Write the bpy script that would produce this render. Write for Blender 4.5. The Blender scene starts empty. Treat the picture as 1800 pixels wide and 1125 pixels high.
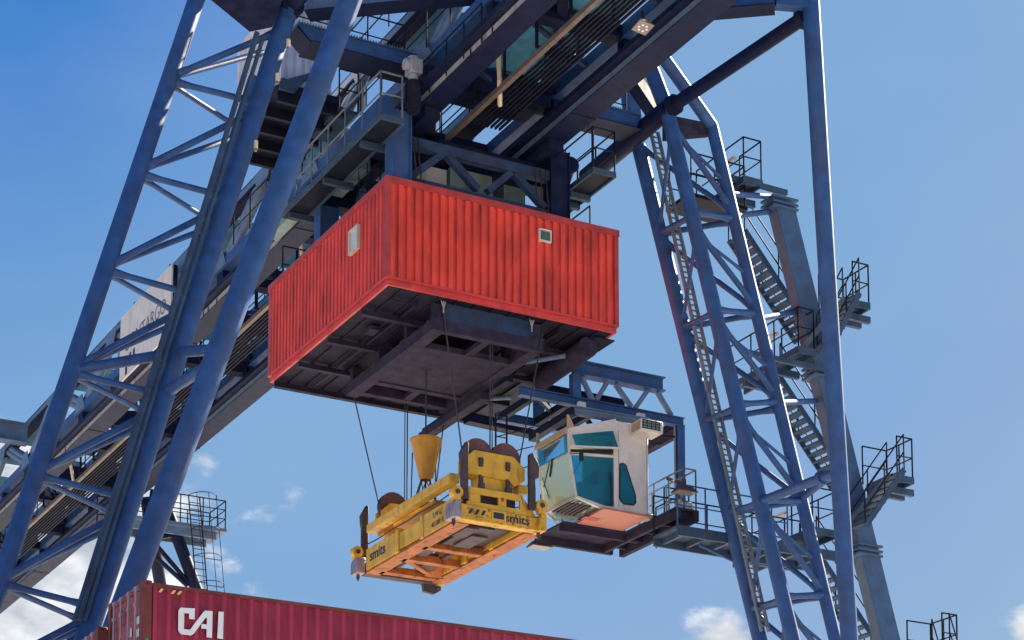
import bpy, bmesh, math, random
from mathutils import Vector, Matrix
random.seed(7)
C = bpy.context.scene.collection
V = Vector

# ---------------------------------------------------------------- camera model
# World: metres, +X across the crane portal, +Y along the runway girder, z up.
F, PPX, PPY, CZ = 3820.0, 900.0, 1570.0, 1.7
PITCH = math.atan(500 / F); YAW = math.atan(2090 / 3852.0)
sy_, cy_ = math.sin(YAW), math.cos(YAW); sp_, cp_ = math.sin(PITCH), math.cos(PITCH)
FW = V((sy_*cp_, cy_*cp_, sp_)); UPV = V((-sy_*sp_, -cy_*sp_, cp_)); RT = V((cy_, -sy_, 0))
def ray(x, y): return FW + RT*((x-PPX)/F) + UPV*((PPY-y)/F)
def on(x, y, ax, val):
    r = ray(x, y); t = (val - (CZ if ax == 2 else 0)) / r[ax]
    return V((0, 0, CZ)) + r*t
def X_(x, y, v): return on(x, y, 0, v)
def Y_(x, y, v): return on(x, y, 1, v)
def Z_(x, y, v): return on(x, y, 2, v)

# ---------------------------------------------------------------- materials
def mat(name, col, rough=0.5, var=0.18, dirt=None, dscale=1.2, damt=0.5, metal=0.0, vscale=3.0, bump=0.0, streak=True, spec=0.35, dlo=0.52, dhi=0.7):
    m = bpy.data.materials.new(name); m.use_nodes = True
    nt = m.node_tree; N = nt.nodes; L = nt.links
    b = N['Principled BSDF']; b.inputs['Roughness'].default_value = rough; b.inputs['Metallic'].default_value = metal
    b.inputs['Specular IOR Level'].default_value = spec
    tc = N.new('ShaderNodeTexCoord')
    n1 = N.new('ShaderNodeTexNoise'); n1.inputs['Scale'].default_value = vscale; n1.inputs['Detail'].default_value = 6
    L.new(tc.outputs['Object'], n1.inputs['Vector'])
    r1 = N.new('ShaderNodeMapRange'); r1.inputs['From Min'].default_value = 0.3; r1.inputs['From Max'].default_value = 0.7
    r1.inputs['To Min'].default_value = 1 - var; r1.inputs['To Max'].default_value = 1 + var
    L.new(n1.outputs['Fac'], r1.inputs['Value'])
    mul = N.new('ShaderNodeMix'); mul.data_type = 'RGBA'; mul.blend_type = 'MULTIPLY'; mul.inputs['Factor'].default_value = 1
    mul.inputs[6].default_value = (*col, 1)
    L.new(r1.outputs['Result'], mul.inputs[7])
    out = mul.outputs[2]
    if dirt:
        mp = N.new('ShaderNodeMapping'); mp.inputs['Scale'].default_value = (1, 1, 0.22 if streak else 1)
        L.new(tc.outputs['Object'], mp.inputs['Vector'])
        n2 = N.new('ShaderNodeTexNoise'); n2.inputs['Scale'].default_value = dscale*3; n2.inputs['Detail'].default_value = 9; n2.inputs['Roughness'].default_value = 0.65
        L.new(mp.outputs['Vector'], n2.inputs['Vector'])
        r2 = N.new('ShaderNodeMapRange'); r2.inputs['From Min'].default_value = dlo; r2.inputs['From Max'].default_value = dhi
        r2.inputs['To Max'].default_value = damt
        L.new(n2.outputs['Fac'], r2.inputs['Value'])
        mx = N.new('ShaderNodeMix'); mx.data_type = 'RGBA'; mx.inputs[7].default_value = (*dirt, 1)
        L.new(r2.outputs['Result'], mx.inputs['Factor']); L.new(out, mx.inputs[6]); out = mx.outputs[2]
        rr = N.new('ShaderNodeMapRange'); rr.inputs['To Min'].default_value = rough; rr.inputs['To Max'].default_value = min(1, rough+0.3)
        L.new(r2.outputs['Result'], rr.inputs['Value']); L.new(rr.outputs['Result'], b.inputs['Roughness'])
    L.new(out, b.inputs['Base Color'])
    if bump:
        bp = N.new('ShaderNodeBump'); bp.inputs['Strength'].default_value = bump; bp.inputs['Distance'].default_value = 0.02
        n3 = N.new('ShaderNodeTexNoise'); n3.inputs['Scale'].default_value = 14; n3.inputs['Detail'].default_value = 5
        L.new(tc.outputs['Object'], n3.inputs['Vector']); L.new(n3.outputs['Fac'], bp.inputs['Height']); L.new(bp.outputs['Normal'], b.inputs['Normal'])
    return m
M = {}
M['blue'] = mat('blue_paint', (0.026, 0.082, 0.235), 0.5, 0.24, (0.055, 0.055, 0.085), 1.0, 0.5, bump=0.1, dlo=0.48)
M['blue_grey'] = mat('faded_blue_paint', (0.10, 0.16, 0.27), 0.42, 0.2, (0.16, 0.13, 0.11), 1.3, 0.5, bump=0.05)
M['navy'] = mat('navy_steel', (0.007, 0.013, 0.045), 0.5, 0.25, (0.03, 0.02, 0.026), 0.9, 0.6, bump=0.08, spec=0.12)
M['web'] = mat('weathered_web_paint', (0.33, 0.33, 0.36), 0.55, 0.15, (0.10, 0.09, 0.10), 1.0, 0.7)
M['teal'] = mat('teal_plate', (0.07, 0.26, 0.40), 0.55, 0.2, (0.03, 0.07, 0.12), 0.7, 0.5)
M['dark'] = mat('dark_steel', (0.011, 0.014, 0.03), 0.55, 0.3, (0.035, 0.028, 0.03), 1.2, 0.6, spec=0.12)
M['under'] = mat('dusty_shaded_underframe', (0.033, 0.03, 0.057), 0.8, 0.3, (0.014, 0.013, 0.028), 0.8, 0.6, streak=False, bump=0.15, spec=0.12)  # shade of the undersides is put into this dark colour, with patchy dirt
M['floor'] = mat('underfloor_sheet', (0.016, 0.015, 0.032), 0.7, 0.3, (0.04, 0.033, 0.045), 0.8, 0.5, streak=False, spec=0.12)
M['rail'] = mat('rail_brown', (0.15, 0.12, 0.105), 0.5, 0.2, (0.1, 0.07, 0.05), 2, 0.5)
M['steel'] = mat('dark_blue_steel', (0.028, 0.05, 0.11), 0.5, 0.25, (0.05, 0.04, 0.045), 1.0, 0.5, bump=0.06, spec=0.12)
M['cream'] = mat('cream_paint', (0.62, 0.55, 0.42), 0.4, 0.1, (0.3, 0.25, 0.2), 2, 0.4)
M['galv'] = mat('galvanised_steel', (0.13, 0.17, 0.21), 0.55, 0.2, (0.10, 0.09, 0.08), 2, 0.5)
M['grate'] = mat('walkway_steel', (0.048, 0.085, 0.14), 0.5, 0.2, (0.04, 0.042, 0.055), 1.5, 0.5, spec=0.12)
M['red'] = mat('red_cladding', (0.72, 0.072, 0.05), 0.48, 0.16, (0.17, 0.03, 0.035), 0.75, 0.8, dlo=0.46, dhi=0.72, vscale=1.2)
M['redtrim'] = mat('red_trim', (0.42, 0.05, 0.05), 0.5, 0.2, (0.16, 0.06, 0.055), 1.4, 0.75)
M['redframe'] = mat('red_base_frame', (0.58, 0.06, 0.055), 0.42, 0.15, (0.2, 0.05, 0.05), 1.2, 0.45, streak=False)
M['maroon'] = mat('maroon_container_paint', (0.31, 0.03, 0.066), 0.42, 0.18, (0.17, 0.03, 0.05), 0.8, 0.5, vscale=1.5)
M['maroonpale'] = mat('faded_maroon_paint', (0.40, 0.09, 0.11), 0.5, 0.2, (0.16, 0.05, 0.045), 1.4, 0.6)
M['maroonrust'] = mat('rusty_maroon_steel', (0.15, 0.035, 0.035), 0.6, 0.3, (0.11, 0.055, 0.035), 2.2, 0.75)
M['white'] = mat('white_lettering', (0.74, 0.76, 0.78), 0.5, 0.06)
M['lock'] = mat('locking_bar_steel', (0.36, 0.30, 0.33), 0.4, 0.2, (0.16, 0.08, 0.07), 4, 0.6, metal=0.3)
M['house'] = mat('white_corrugated_sheet', (0.56, 0.58, 0.64), 0.45, 0.12, (0.25, 0.24, 0.24), 1, 0.4)
M['sign'] = mat('sign_board_grey', (0.60, 0.58, 0.57), 0.5, 0.08, (0.35, 0.33, 0.32), 0.6, 0.35)
M['ink'] = mat('dark_lettering', (0.03, 0.035, 0.06), 0.5, 0.1)
M['inkgrey'] = mat('grey_lettering', (0.10, 0.10, 0.11), 0.5, 0.1)
M['yellow'] = mat('yellow_paint', (0.66, 0.40, 0.045), 0.4, 0.18, (0.17, 0.10, 0.03), 1.5, 0.55, bump=0.06)
M['yellowworn'] = mat('scraped_yellow_paint', (0.62, 0.36, 0.035), 0.5, 0.25, (0.06, 0.05, 0.05), 3.4, 0.9, streak=False, dlo=0.55, dhi=0.66)
M['orange'] = mat('orange_primer', (0.38, 0.115, 0.022), 0.55, 0.28, (0.06, 0.03, 0.035), 1.8, 0.9, streak=False)
M['rustdark'] = mat('rusty_dark_steel', (0.06, 0.045, 0.055), 0.6, 0.35, (0.13, 0.07, 0.05), 2.5, 0.7, streak=False)
M['sheave'] = mat('sheave_steel', (0.13, 0.06, 0.055), 0.45, 0.3, (0.05, 0.05, 0.06), 2, 0.7)
M['amber'] = mat('amber_yellow_paint', (0.55, 0.27, 0.03), 0.4, 0.12, (0.3, 0.13, 0.03), 1.2, 0.5)
M['cab'] = mat('cab_white_paint', (0.66, 0.64, 0.60), 0.35, 0.1, (0.34, 0.28, 0.22), 1.2, 0.5)
M['cabtrim'] = mat('cab_tan_trim', (0.46, 0.34, 0.24), 0.45, 0.15, (0.2, 0.13, 0.1), 2, 0.5)
M['cabfloor'] = mat('cab_salmon_floor', (0.44, 0.175, 0.13), 0.6, 0.14, (0.24, 0.11, 0.09), 1, 0.4, streak=False)
M['rubber'] = mat('black_rubber', (0.02, 0.02, 0.025), 0.6, 0.2)
M['rope'] = mat('wire_rope', (0.035, 0.035, 0.04), 0.5, 0.2)
M['motor'] = mat('grey_motor_casting', (0.34, 0.37, 0.40), 0.45, 0.15, (0.14, 0.12, 0.11), 2, 0.5)
M['gbox'] = mat('grey_green_housing', (0.16, 0.23, 0.24), 0.5, 0.2, (0.08, 0.09, 0.09), 1, 0.5)
M['lampglass'] = mat('lamp_lens', (0.20, 0.18, 0.17), 0.2, 0.1)
M['hazard'] = mat('hazard_yellow', (0.65, 0.48, 0.20), 0.5, 0.1)
M['green'] = mat('green_sticker', (0.02, 0.22, 0.14), 0.5, 0.1)
M['concrete'] = mat('quay_concrete', (0.51, 0.485, 0.45), 0.85, 0.15, (0.25, 0.24, 0.22), 0.1, 0.5, streak=False)
def glass(name, col, trans, rough=0.04, ior=1.45):
    m = bpy.data.materials.new(name); m.use_nodes = True
    b = m.node_tree.nodes['Principled BSDF']; b.inputs['Base Color'].default_value = (*col, 1)
    b.inputs['Roughness'].default_value = rough; b.inputs['Transmission Weight'].default_value = trans; b.inputs['IOR'].default_value = ior
    n = m.node_tree.nodes.new('ShaderNodeTexNoise'); n.inputs['Scale'].default_value = 2.5
    r = m.node_tree.nodes.new('ShaderNodeMapRange'); r.inputs['To Min'].default_value = rough; r.inputs['To Max'].default_value = rough+0.12
    m.node_tree.links.new(n.outputs['Fac'], r.inputs['Value']); m.node_tree.links.new(r.outputs['Result'], b.inputs['Roughness'])
    return m
M['glassteal'] = glass('teal_tinted_glass', (0.06, 0.42, 0.56), 0.8)
M['glasspale'] = glass('yellow_reflection_glass', (0.72, 0.86, 0.66), 0.55)  # yellowish reflection put into the pane's own tint
M['glassfloor'] = glass('clear_floor_glass', (0.70, 0.88, 0.86), 0.85)

# ---------------------------------------------------------------- mesh builder
class MB:
    def __init__(s): s.v = []; s.f = []; s.sm = []
    def add(s, vs, fs, smooth=False):
        o = len(s.v); s.v += [tuple(x) for x in vs]
        for f in fs: s.f.append(tuple(i+o for i in f)); s.sm.append(smooth)
        return s
    def hexa(s, b, t):     # two quads, same order
        return s.add(list(b)+list(t), [(3,2,1,0),(4,5,6,7),(0,1,5,4),(1,2,6,5),(2,3,7,6),(3,0,4,7)])
    def box(s, x0, x1, y0, y1, z0, z1):
        return s.hexa([(x0,y0,z0),(x1,y0,z0),(x1,y1,z0),(x0,y1,z0)], [(x0,y0,z1),(x1,y0,z1),(x1,y1,z1),(x0,y1,z1)])
    def frame(s, p, q, up=(0,0,1)):
        p, q = V(p), V(q); a = (q-p).normalized(); u = V(up)
        if abs(a.dot(u)) > 0.98: u = V((0,1,0))
        r = a.cross(u).normalized(); u = r.cross(a).normalized()
        return p, q, r, u
    def beam(s, p, q, w, h, up=(0,0,1)):
        p, q, r, u = s.frame(p, q, up)
        c = [(-w/2,-h/2),(w/2,-h/2),(w/2,h/2),(-w/2,h/2)]
        return s.hexa([p+r*a+u*b for a, b in c], [q+r*a+u*b for a, b in c])
    def ibeam(s, p, q, w, h, t=0.03, up=(0,0,1)):
        p, q, r, u = s.frame(p, q, up)
        o = u*(h/2-t/2)
        s.beam(p+o, q+o, w, t, u); s.beam(p-o, q-o, w, t, u); return s.beam(p, q, t, h-2*t-0.004, u)
    def tube(s, p, q, r0, n=14, r1=None, cap=True, smooth=True):
        p, q, r, u = s.frame(p, q); r1 = r0 if r1 is None else r1
        vs = []
        for c, rad in ((p, r0), (q, r1)):
            for i in range(n):
                a = 2*math.pi*i/n; vs.append(c + r*(rad*math.cos(a)) + u*(rad*math.sin(a)))
        o = len(s.v)
        s.add(vs, [((i+1)%n, i, n+i, n+(i+1)%n) for i in range(n)], smooth)
        if cap:
            s.f.append(tuple(o+i for i in range(n))); s.sm.append(False)
            s.f.append(tuple(o+n+i for i in reversed(range(n)))); s.sm.append(False)
        return s
    def poly(s, pts, r, n=8):
        for a, b in zip(pts[:-1], pts[1:]): s.tube(a, b, r, n)
        return s
    def plate(s, pts, d):  # extrude polygon by vector d
        d = V(d); n = len(pts); pts = [V(p) for p in pts]
        return s.add(pts+[p+d for p in pts], [tuple(reversed(range(n))), tuple(range(n, 2*n))] + [(i, (i+1)%n, n+(i+1)%n, n+i) for i in range(n)])
    def lathe(s, c, prof, n=28, axis=(0,0,1)):
        c = V(c); a = V(axis).normalized(); t = V((1,0,0)) if abs(a.x) < 0.9 else V((0,1,0))
        r = a.cross(t).normalized(); u = a.cross(r)
        vs = []
        for rad, h in prof:
            for i in range(n):
                k = 2*math.pi*i/n; vs.append(c+a*h+r*(rad*math.cos(k))+u*(rad*math.sin(k)))
        fs = []
        for j in range(len(prof)-1):
            for i in range(n): fs.append((j*n+i, j*n+(i+1)%n, (j+1)*n+(i+1)%n, (j+1)*n+i))
        return s.add(vs, fs, True)
    def build(s, name, m, parent=None, bevel=0.0):
        me = bpy.data.meshes.new(name); me.from_pydata(s.v, [], s.f)
        me.polygons.foreach_set('use_smooth', s.sm)
        bm = bmesh.new(); bm.from_mesh(me); bmesh.ops.recalc_face_normals(bm, faces=bm.faces[:])
        bm.to_mesh(me); bm.free()
        me.set_sharp_from_angle(angle=math.radians(38))
        me.materials.append(M[m] if isinstance(m, str) else m)
        o = bpy.data.objects.new(name, me); C.objects.link(o)
        if bevel:
            bv = o.modifiers.new('bevel', 'BEVEL'); bv.width = bevel; bv.segments = 1; bv.limit_method = 'ANGLE'
        if parent is not None: attach(o, parent)
        return o
def attach(o, parent):
    o.parent = parent
    if parent.type == 'EMPTY': o.matrix_parent_inverse = Matrix.Translation(-V(parent.location))
def thing(name, label, cat, loc, group=None):
    o = bpy.data.objects.new(name, None); C.objects.link(o); o.location = loc; o.empty_display_size = 0.3
    return tag(o, label, cat, group)
def tag(o, label, cat, group=None, kind=None):
    o['label'] = label; o['category'] = cat
    if group: o['group'] = group
    if kind: o['kind'] = kind
    return o
def struct(o): o['kind'] = 'structure'; return o
def text(name, body, origin, xdir, ydir, size, m, parent, depth=0.004, width=None, bold=0.0, shear=0.0):
    cu = bpy.data.curves.new('t', 'FONT'); cu.body = body; cu.size = 1; cu.offset = bold; cu.shear = shear
    ob = bpy.data.objects.new('t', cu); C.objects.link(ob)
    dg = bpy.context.evaluated_depsgraph_get(); me = ob.evaluated_get(dg).to_mesh()
    vs = [v.co.copy() for v in me.vertices]; fs = [tuple(p.vertices) for p in me.polygons]
    ob.to_mesh_clear(); bpy.data.objects.remove(ob)
    x0 = min(v.x for v in vs); x1 = max(v.x for v in vs); y0 = min(v.y for v in vs); y1 = max(v.y for v in vs)
    sy = size/(y1-y0); sx = sy if width is None else width/(x1-x0)
    xd, yd = V(xdir).normalized(), V(ydir).normalized(); nrm = xd.cross(yd).normalized()
    o3 = V(origin)+nrm*depth
    mb = MB(); mb.add([o3+xd*((v.x-x0)*sx)+yd*((v.y-y0)*sy) for v in vs], fs)
    return mb.build(name, m, parent)
def lerp(a, b, t): return a+(b-a)*t

# corrugated sheet: from p along d (unit) for len, z0..z1, outward normal n
def corr(mb, p, d, ln, z0, z1, n, count, depth, wide=0.62, edge=0.08):
    p, d, n = V(p), V(d), V(n); pts = []
    pit = ln/count
    for i in range(count):
        b = i*pit; g = pit*(1-wide)
        sl = pit*edge
        pts += [(b, 0), (b+pit*wide-sl, 0), (b+pit*wide, -depth), (b+pit-sl, -depth)]
    pts.append((ln, 0))
    vs = []
    for u, w in pts:
        q = p+d*u+n*w; vs.append((q.x, q.y, z0)); vs.append((q.x, q.y, z1))
    mb.add(vs, [(2*i, 2*i+2, 2*i+3, 2*i+1) for i in range(len(pts)-1)])

# hand rail along a list of base points
def railing(pts, h=1.05, step=1.3, r=0.022, mids=(0.5,), mb=None):
    mb = mb or MB(); up = V((0,0,h))
    P = [V(p) for p in pts]
    for a, b in zip(P[:-1], P[1:]):
        mb.tube(a+up, b+up, r, 8)
        for k in mids: mb.tube(a+up*k, b+up*k, r*0.8, 8)
        n = max(1, round((b-a).length/step))
        for i in range(n+1):
            q = a.lerp(b, i/n); mb.tube(q, q+up, r, 8)
    return mb

# ================================================================= THE CRANE
crane = thing('gantry_crane', 'towering blue tubular steel gantry crane with inclined lattice legs and a truss girder', 'crane', (23.2, 42, 0))
class Leg:
    """a leg tube whose centre line passes through two photographed points on two y planes"""
    def __init__(s, a, Ya, b, Yb, r): s.A = Y_(*a, Ya); s.B = Y_(*b, Yb); s.ya, s.yb = a[1], b[1]; s.r = r
    def at(s, py):         # point of the line seen at image row py
        d = s.B-s.A; lo, hi = -1.5, 2.5
        def row(t):
            q = s.A+d*t-V((0,0,CZ)); return PPY-F*q.dot(UPV)/q.dot(FW)
        for _ in range(50):
            m = (lo+hi)/2
            if row(m) < py: lo = m
            else: hi = m
        return s.A+d*lo
    def atz(s, z): d = s.B-s.A; return s.A+d*((z-s.A.z)/d.z)
t1 = Leg((615, 0), 39.2, (238, 1009), 40.0, 0.245)
t2 = Leg((501, 35), 43.3, (165, 1080), 41.7, 0.22)
t3 = Leg((345, 0), 44.0, (8, 1000), 42.0, 0.19)
t4 = Leg((418, 224), 45.2, (139, 1091), 43.6, 0.13)
s1 = Leg((1425, 0), 38.2, (1493, 1125), 39.4, 0.205)
ra = Leg((1122, 255), 45.0, (1316, 1045), 43.4, 0.185)
rb = Leg((1175, 205), 43.1, (1380, 1067), 41.6, 0.185)
rc = Leg((1251, 220), 43.3, (1449, 1045), 42.0, 0.16)
legs = {}
for nm, L, ztop in (('t1', t1, 31), ('t2', t2, 30), ('t3', t3, 30.5), ('t4', t4, 27.4), ('s1', s1, 30.5), ('ra', ra, 28.0), ('rb', rb, 28.3), ('rc', rc, None)):
    top = L.atz(ztop) if ztop else L.at(222)
    mb = MB(); mb.tube(L.atz(1.0), top, L.r, 24)
    if nm == 'rc':
        mb.tube(L.at(222), Y_(1150, 78, 42.6), L.r, 20)
        mb.lathe(L.at(222), [(0, -L.r), (L.r*0.72, -L.r*0.7), (L.r*1.01, 0), (L.r*0.72, L.r*0.7), (0, L.r)], 20)
    legs[nm] = mb.build('leg_tube', 'blue', crane)
def brace(A, ya, B, yb, r, parent, m='blue'):
    p, q = A.at(ya), B.at(yb); d = (q-p).normalized(); mb = MB().tube(p, q, r, 12)
    for c, e, R_ in ((p, d, A.r), (q, -d, B.r)):     # flared welded end
        mb.tube(c+e*(R_*0.9), c+e*(R_*0.9+0.32), r*1.45, 12, r*1.02, False)
    return mb.build('brace', m, legs[parent])
# left lattice
for y3, up2, up4, dn2, dn4 in ((139, 53, 92, 181, 224), (302, 195, 242, 347, 386), (472, 361, 403, 519, 551), (652, 535, 570, 695, 725), (833, 716, 750, 876, 903), (1022, 896, 931, 1068, 1089), (1200, 1080, 1110, 1240, 1270)):
    brace(t3, y3-4, t2, up2, 0.075, 't3'); brace(t3, y3-2, t4, up4, 0.065, 't3')
    brace(t3, y3+3, t2, dn2, 0.07, 't3'); brace(t3, y3+6, t4, dn4, 0.06, 't3')
# tie tubes between front leg and lattice, with collars
def tie(A, ya, B, yb, r, parent, rings=()):
    p, q = A.at(ya), B.at(yb); mb = MB().tube(p, q, r, 14)
    for t in rings:
        c = p.lerp(q, t); d = (q-p).normalized(); mb.tube(c-d*0.06, c+d*0.06, r*1.45, 14)
    return mb.build('tie_tube', 'blue', legs[parent])
tie(t3, 652, t2, 619, 0.115, 't2', (0.04, 0.98)); tie(t2, 619, t1, 614, 0.115, 't1'); tie(t2, 690, t1, 636, 0.12, 't1')
# right lattice
for y in ((410, 380, 389, 372, 384), (576, 549, 552, 545, 551), (739, 716, 718, 711, 706), (901, 884, 880, 879, 881), (1070, 1054, 1047, 1049, 1045), (1238, 1222, 1216, 1217, 1213)):
    a, b, c, b2, c2 = y
    brace(ra, a, rb, b, 0.075, 'ra'); brace(ra, a+1, rc, c, 0.075, 'ra'); brace(rb, b2, rc, c2, 0.075, 'rb')
for a0, b0, c0, a1, b1, c1 in ((255, 215, 232, 410, 385, 372), (421, 398, 385, 576, 551, 545), (585, 562, 560, 742, 716, 700), (750, 728, 725, 905, 884, 878), (912, 892, 890, 1072, 1054, 1046), (1078, 1062, 1060, 1240, 1222, 1213)):
    brace(ra, a0, rc, c1, 0.07, 'ra'); brace(rb, b0, rc, c1-6, 0.075, 'rb'); brace(ra, a1-6, rb, b0+14, 0.05, 'ra')
    brace(rb, b0+14, rc, (c0+c1)/2+18, 0.04, 'rb')
tie(s1, 828, rb, 882, 0.115, 's1', (0.22, 0.97)); tie(rc, 876, s1, 826, 0.09, 's1')
# cable conduits up the left lattice leg and ladder rail inside the right one
for k, (off, r) in enumerate(((-27, 0.062), (-17, 0.05), (-35, 0.04))):
    a = Y_(501-25+off*0.9, 58+k*14, 43.0); b = Y_(165+off*1.0, 1090, 41.4)
    MB().tube(a, b, r, 10).build('cable_conduit', 'grate', legs['t2'])
lp, lq = Y_(1150, 232, 44.4), Y_(1345, 1110, 42.8)
mb = MB()
for dx in (-0.11, 0.11): mb.beam(lp+V((dx,0,0)), lq+V((dx,0,0)), 0.05, 0.09)
n = 90
for i in range(n):
    c = lp.lerp(lq, i/n); mb.beam(c+V((-0.1,0,0)), c+V((0.1,0,0)), 0.04, 0.03)
mb.build('cable_ladder', 'galv', legs['ra'])
# top ties along the girder direction, with round flange collars
nb = rb.at(193); ns = s1.at(22)
mb = MB().tube(nb, ns, 0.17, 18)
for t in (0.0, 0.05, 0.95): c = nb.lerp(ns, t); d = (ns-nb).normalized(); mb.tube(c-d*0.09, c+d*0.09, 0.255, 18)
mb.tube(nb, V((27.5, 46.6, 27.7)), 0.24, 18)
mb.build('top_tie_tube', 'navy', crane)
n2 = t2.at(12); n1 = V((t1.atz(28.6)))
mb = MB().tube(n2, n1, 0.2, 18); d = (n1-n2).normalized(); mb.tube(n2-d*0.05, n2+d*0.2, 0.30, 18)
mb.build('top_tie_tube', 'navy', crane)
# upper struts from right lattice head up to the girder
MB().tube(rb.at(196), Y_(1133, 92, 43.4), 0.2, 16).build('head_strut', 'blue', crane)
MB().beam(Y_(1152, 200, 44.6), Y_(1104, 128, 44.0), 0.34, 0.34).build('head_strut', 'navy', crane)
MB().beam(Y_(1113, 214, 46.2), Y_(1103, 140, 46.2), 0.34, 0.34).build('head_strut', 'blue', crane)
MB().plate([Y_(1118, 131, 45.4), Y_(1128, 122, 45.4), Y_(1138, 140, 45.4), Y_(1166, 190, 45.4), Y_(1158, 192, 45.4), Y_(1146, 176, 45.4)], (0, 0.05, 0)).build('head_gusset', 'cream', crane)
p0, p1 = rb.at(215), rc.at(224)
MB().plate([p0+V((0,0.1,-0.35)), p1+V((0,0,-0.16)), p1+V((0,0,0.1)), p0+V((0,0.1,0.25))], (0, 0.25, 0)).build('head_gusset', 'under', crane)
# big hood gusset at the left lattice head
g = [t3.at(-10), t2.at(60), t2.at(-30), t3.at(-70)]
MB().plate([Y_(366, -4, 43.9), Y_(439, 56, 43.2), Y_(478, 48, 42.9), Y_(520, -60, 43.2), Y_(360, -60, 44.2)], (0.1, 0.3, 0.25)).build('head_gusset', 'under', crane)

# ---- portal cross beam at Y = 44 and its haunched ends
def prism_x(mb, x0, x1, y0, y1, z0, z1): mb.box(x0, x1, y0, y1, z0, z1)
for x0, x1 in ((18.25, 21.28), (25.5, 27.55)):
    mb = MB()
    mb.plate([(x0, 44.0, 27.95+(0.25 if x0 < 20 else 0)), (x0+0.35, 44.0, 27.88), (x1, 44.0, 27.88), (x1, 44.0, 28.24), (x0, 44.0, 28.24)], (0, 0.62, 0))
    mb.box(x0, x1, 43.96, 44.7, 28.244, 28.27)
    cb = mb.build('portal_cross_beam', 'blue', crane)
    MB().box(x0+0.3, x1, 43.9, 44.72, 27.85, 27.875).build('bottom_flange', 'navy', cb)  # navy plate: underside shade of the blue beam put into colour
    if x0 < 20: MB().plate([(x0-0.02, 43.99, 28.19), (x0+0.3, 43.99, 27.872), (x0+0.3, 43.99, 27.85), (x0-0.05, 43.99, 28.16)], (0, 0.64, 0)).build('bottom_flange', 'navy', cb)  # haunch underside, its shade painted in navy too
    gr = MB()
    for i in range(int((x1-x0)/0.07)):
        gr.box(x0+i*0.07, x0+i*0.07+0.018, 43.98, 44.68, 28.272, 28.33)
    gr.build('deck_grating', 'galv', cb)
    railing([(x0+0.1, 44.66, 28.33), (x1, 44.66, 28.33)], 1.0, 1.1, 0.02).build('hand_rail', 'dark', cb)
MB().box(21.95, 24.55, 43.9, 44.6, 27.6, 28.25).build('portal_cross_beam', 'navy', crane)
# horizontal diagonal beams from the leg heads to the girder
for a, b in ((Z_(540, 27, 28.45), Z_(840, -3, 28.45)), (Z_(1225, 26.5, 28.45), Z_(1362, 15, 28.45))):
    mb = MB(); d = (b-a).normalized(); u = V((0,0,0.42))
    mb.beam(a+u*0.5, b+u*0.5, 0.36, 0.42)
    mb.beam(a+u+V((0,0,0.012)), b+u+V((0,0,0.012)), 0.5, 0.024)
    hd_ = mb.build('head_diagonal_beam', 'blue_grey' if a.x < 22 else 'blue', crane)
    MB().beam(a+V((0,0,-0.012)), b+V((0,0,-0.012)), 0.5, 0.024).build('bottom_flange', 'navy', hd_)  # navy here carries the shade below the beam
a = Z_(1362, 15, 28.45); mb = MB(); mb.beam(a+V((0,0,.21)), s1.atz(28.66), 0.3, 0.34); mb.build('head_diagonal_beam', 'blue', crane)

# ---- runway girder -------------------------------------------------------------
Y0, Y1 = 24.0, 104.0
XL0, XL1, XR0, XR1, ZB = 21.27, 21.87, 24.62, 25.28, 26.9
for x0, x1 in ((XL0, XL1), (XR0, XR1)):
    mb = MB(); mb.box(x0, x1, Y0, Y1, ZB, ZB+0.03)
    mb.box(x0+0.03, x1-0.03, Y0, Y1, ZB+0.034, ZB+0.2)
    for y in range(int(Y0), int(Y1), 9):
        mb.box(x0-0.01, x1+0.01, y+0.4, y+0.46, ZB-0.014, ZB-0.001)
    rg = mb.build('runway_girder', 'navy', crane)
    MB().box(x0+0.012, x0+0.027, Y0, Y1, ZB+0.036, ZB+0.19).build('side_plate', 'web' if x0 < 22 else 'blue_grey', rg)
    fm = MB().box(x0-0.19, x1+0.1, Y0, Y1, ZB+0.204, ZB+0.27)
    fm.box(x0-0.19, x0-0.16, Y0, Y1, ZB+0.272, ZB+0.34)
    fm.build('top_flange', 'navy', rg)
    rl = MB().box(x0+0.02, x0+0.08, Y0, Y1, ZB+0.274, ZB+0.36); rl.box(x0, x0+0.1, Y0, Y1, ZB+0.362, ZB+0.4)
    rl.build('crane_rail', 'rail', rg)
    if x0 < 22:
        for y in (40.1, 40.6, 41.15, 57.2, 57.9, 58.3, 58.8, 66, 72): MB().box(x0-0.004, x0+0.01, y, y+0.05, ZB+0.04, ZB+0.16).build('web_stiffener', 'dark', rg)
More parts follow.
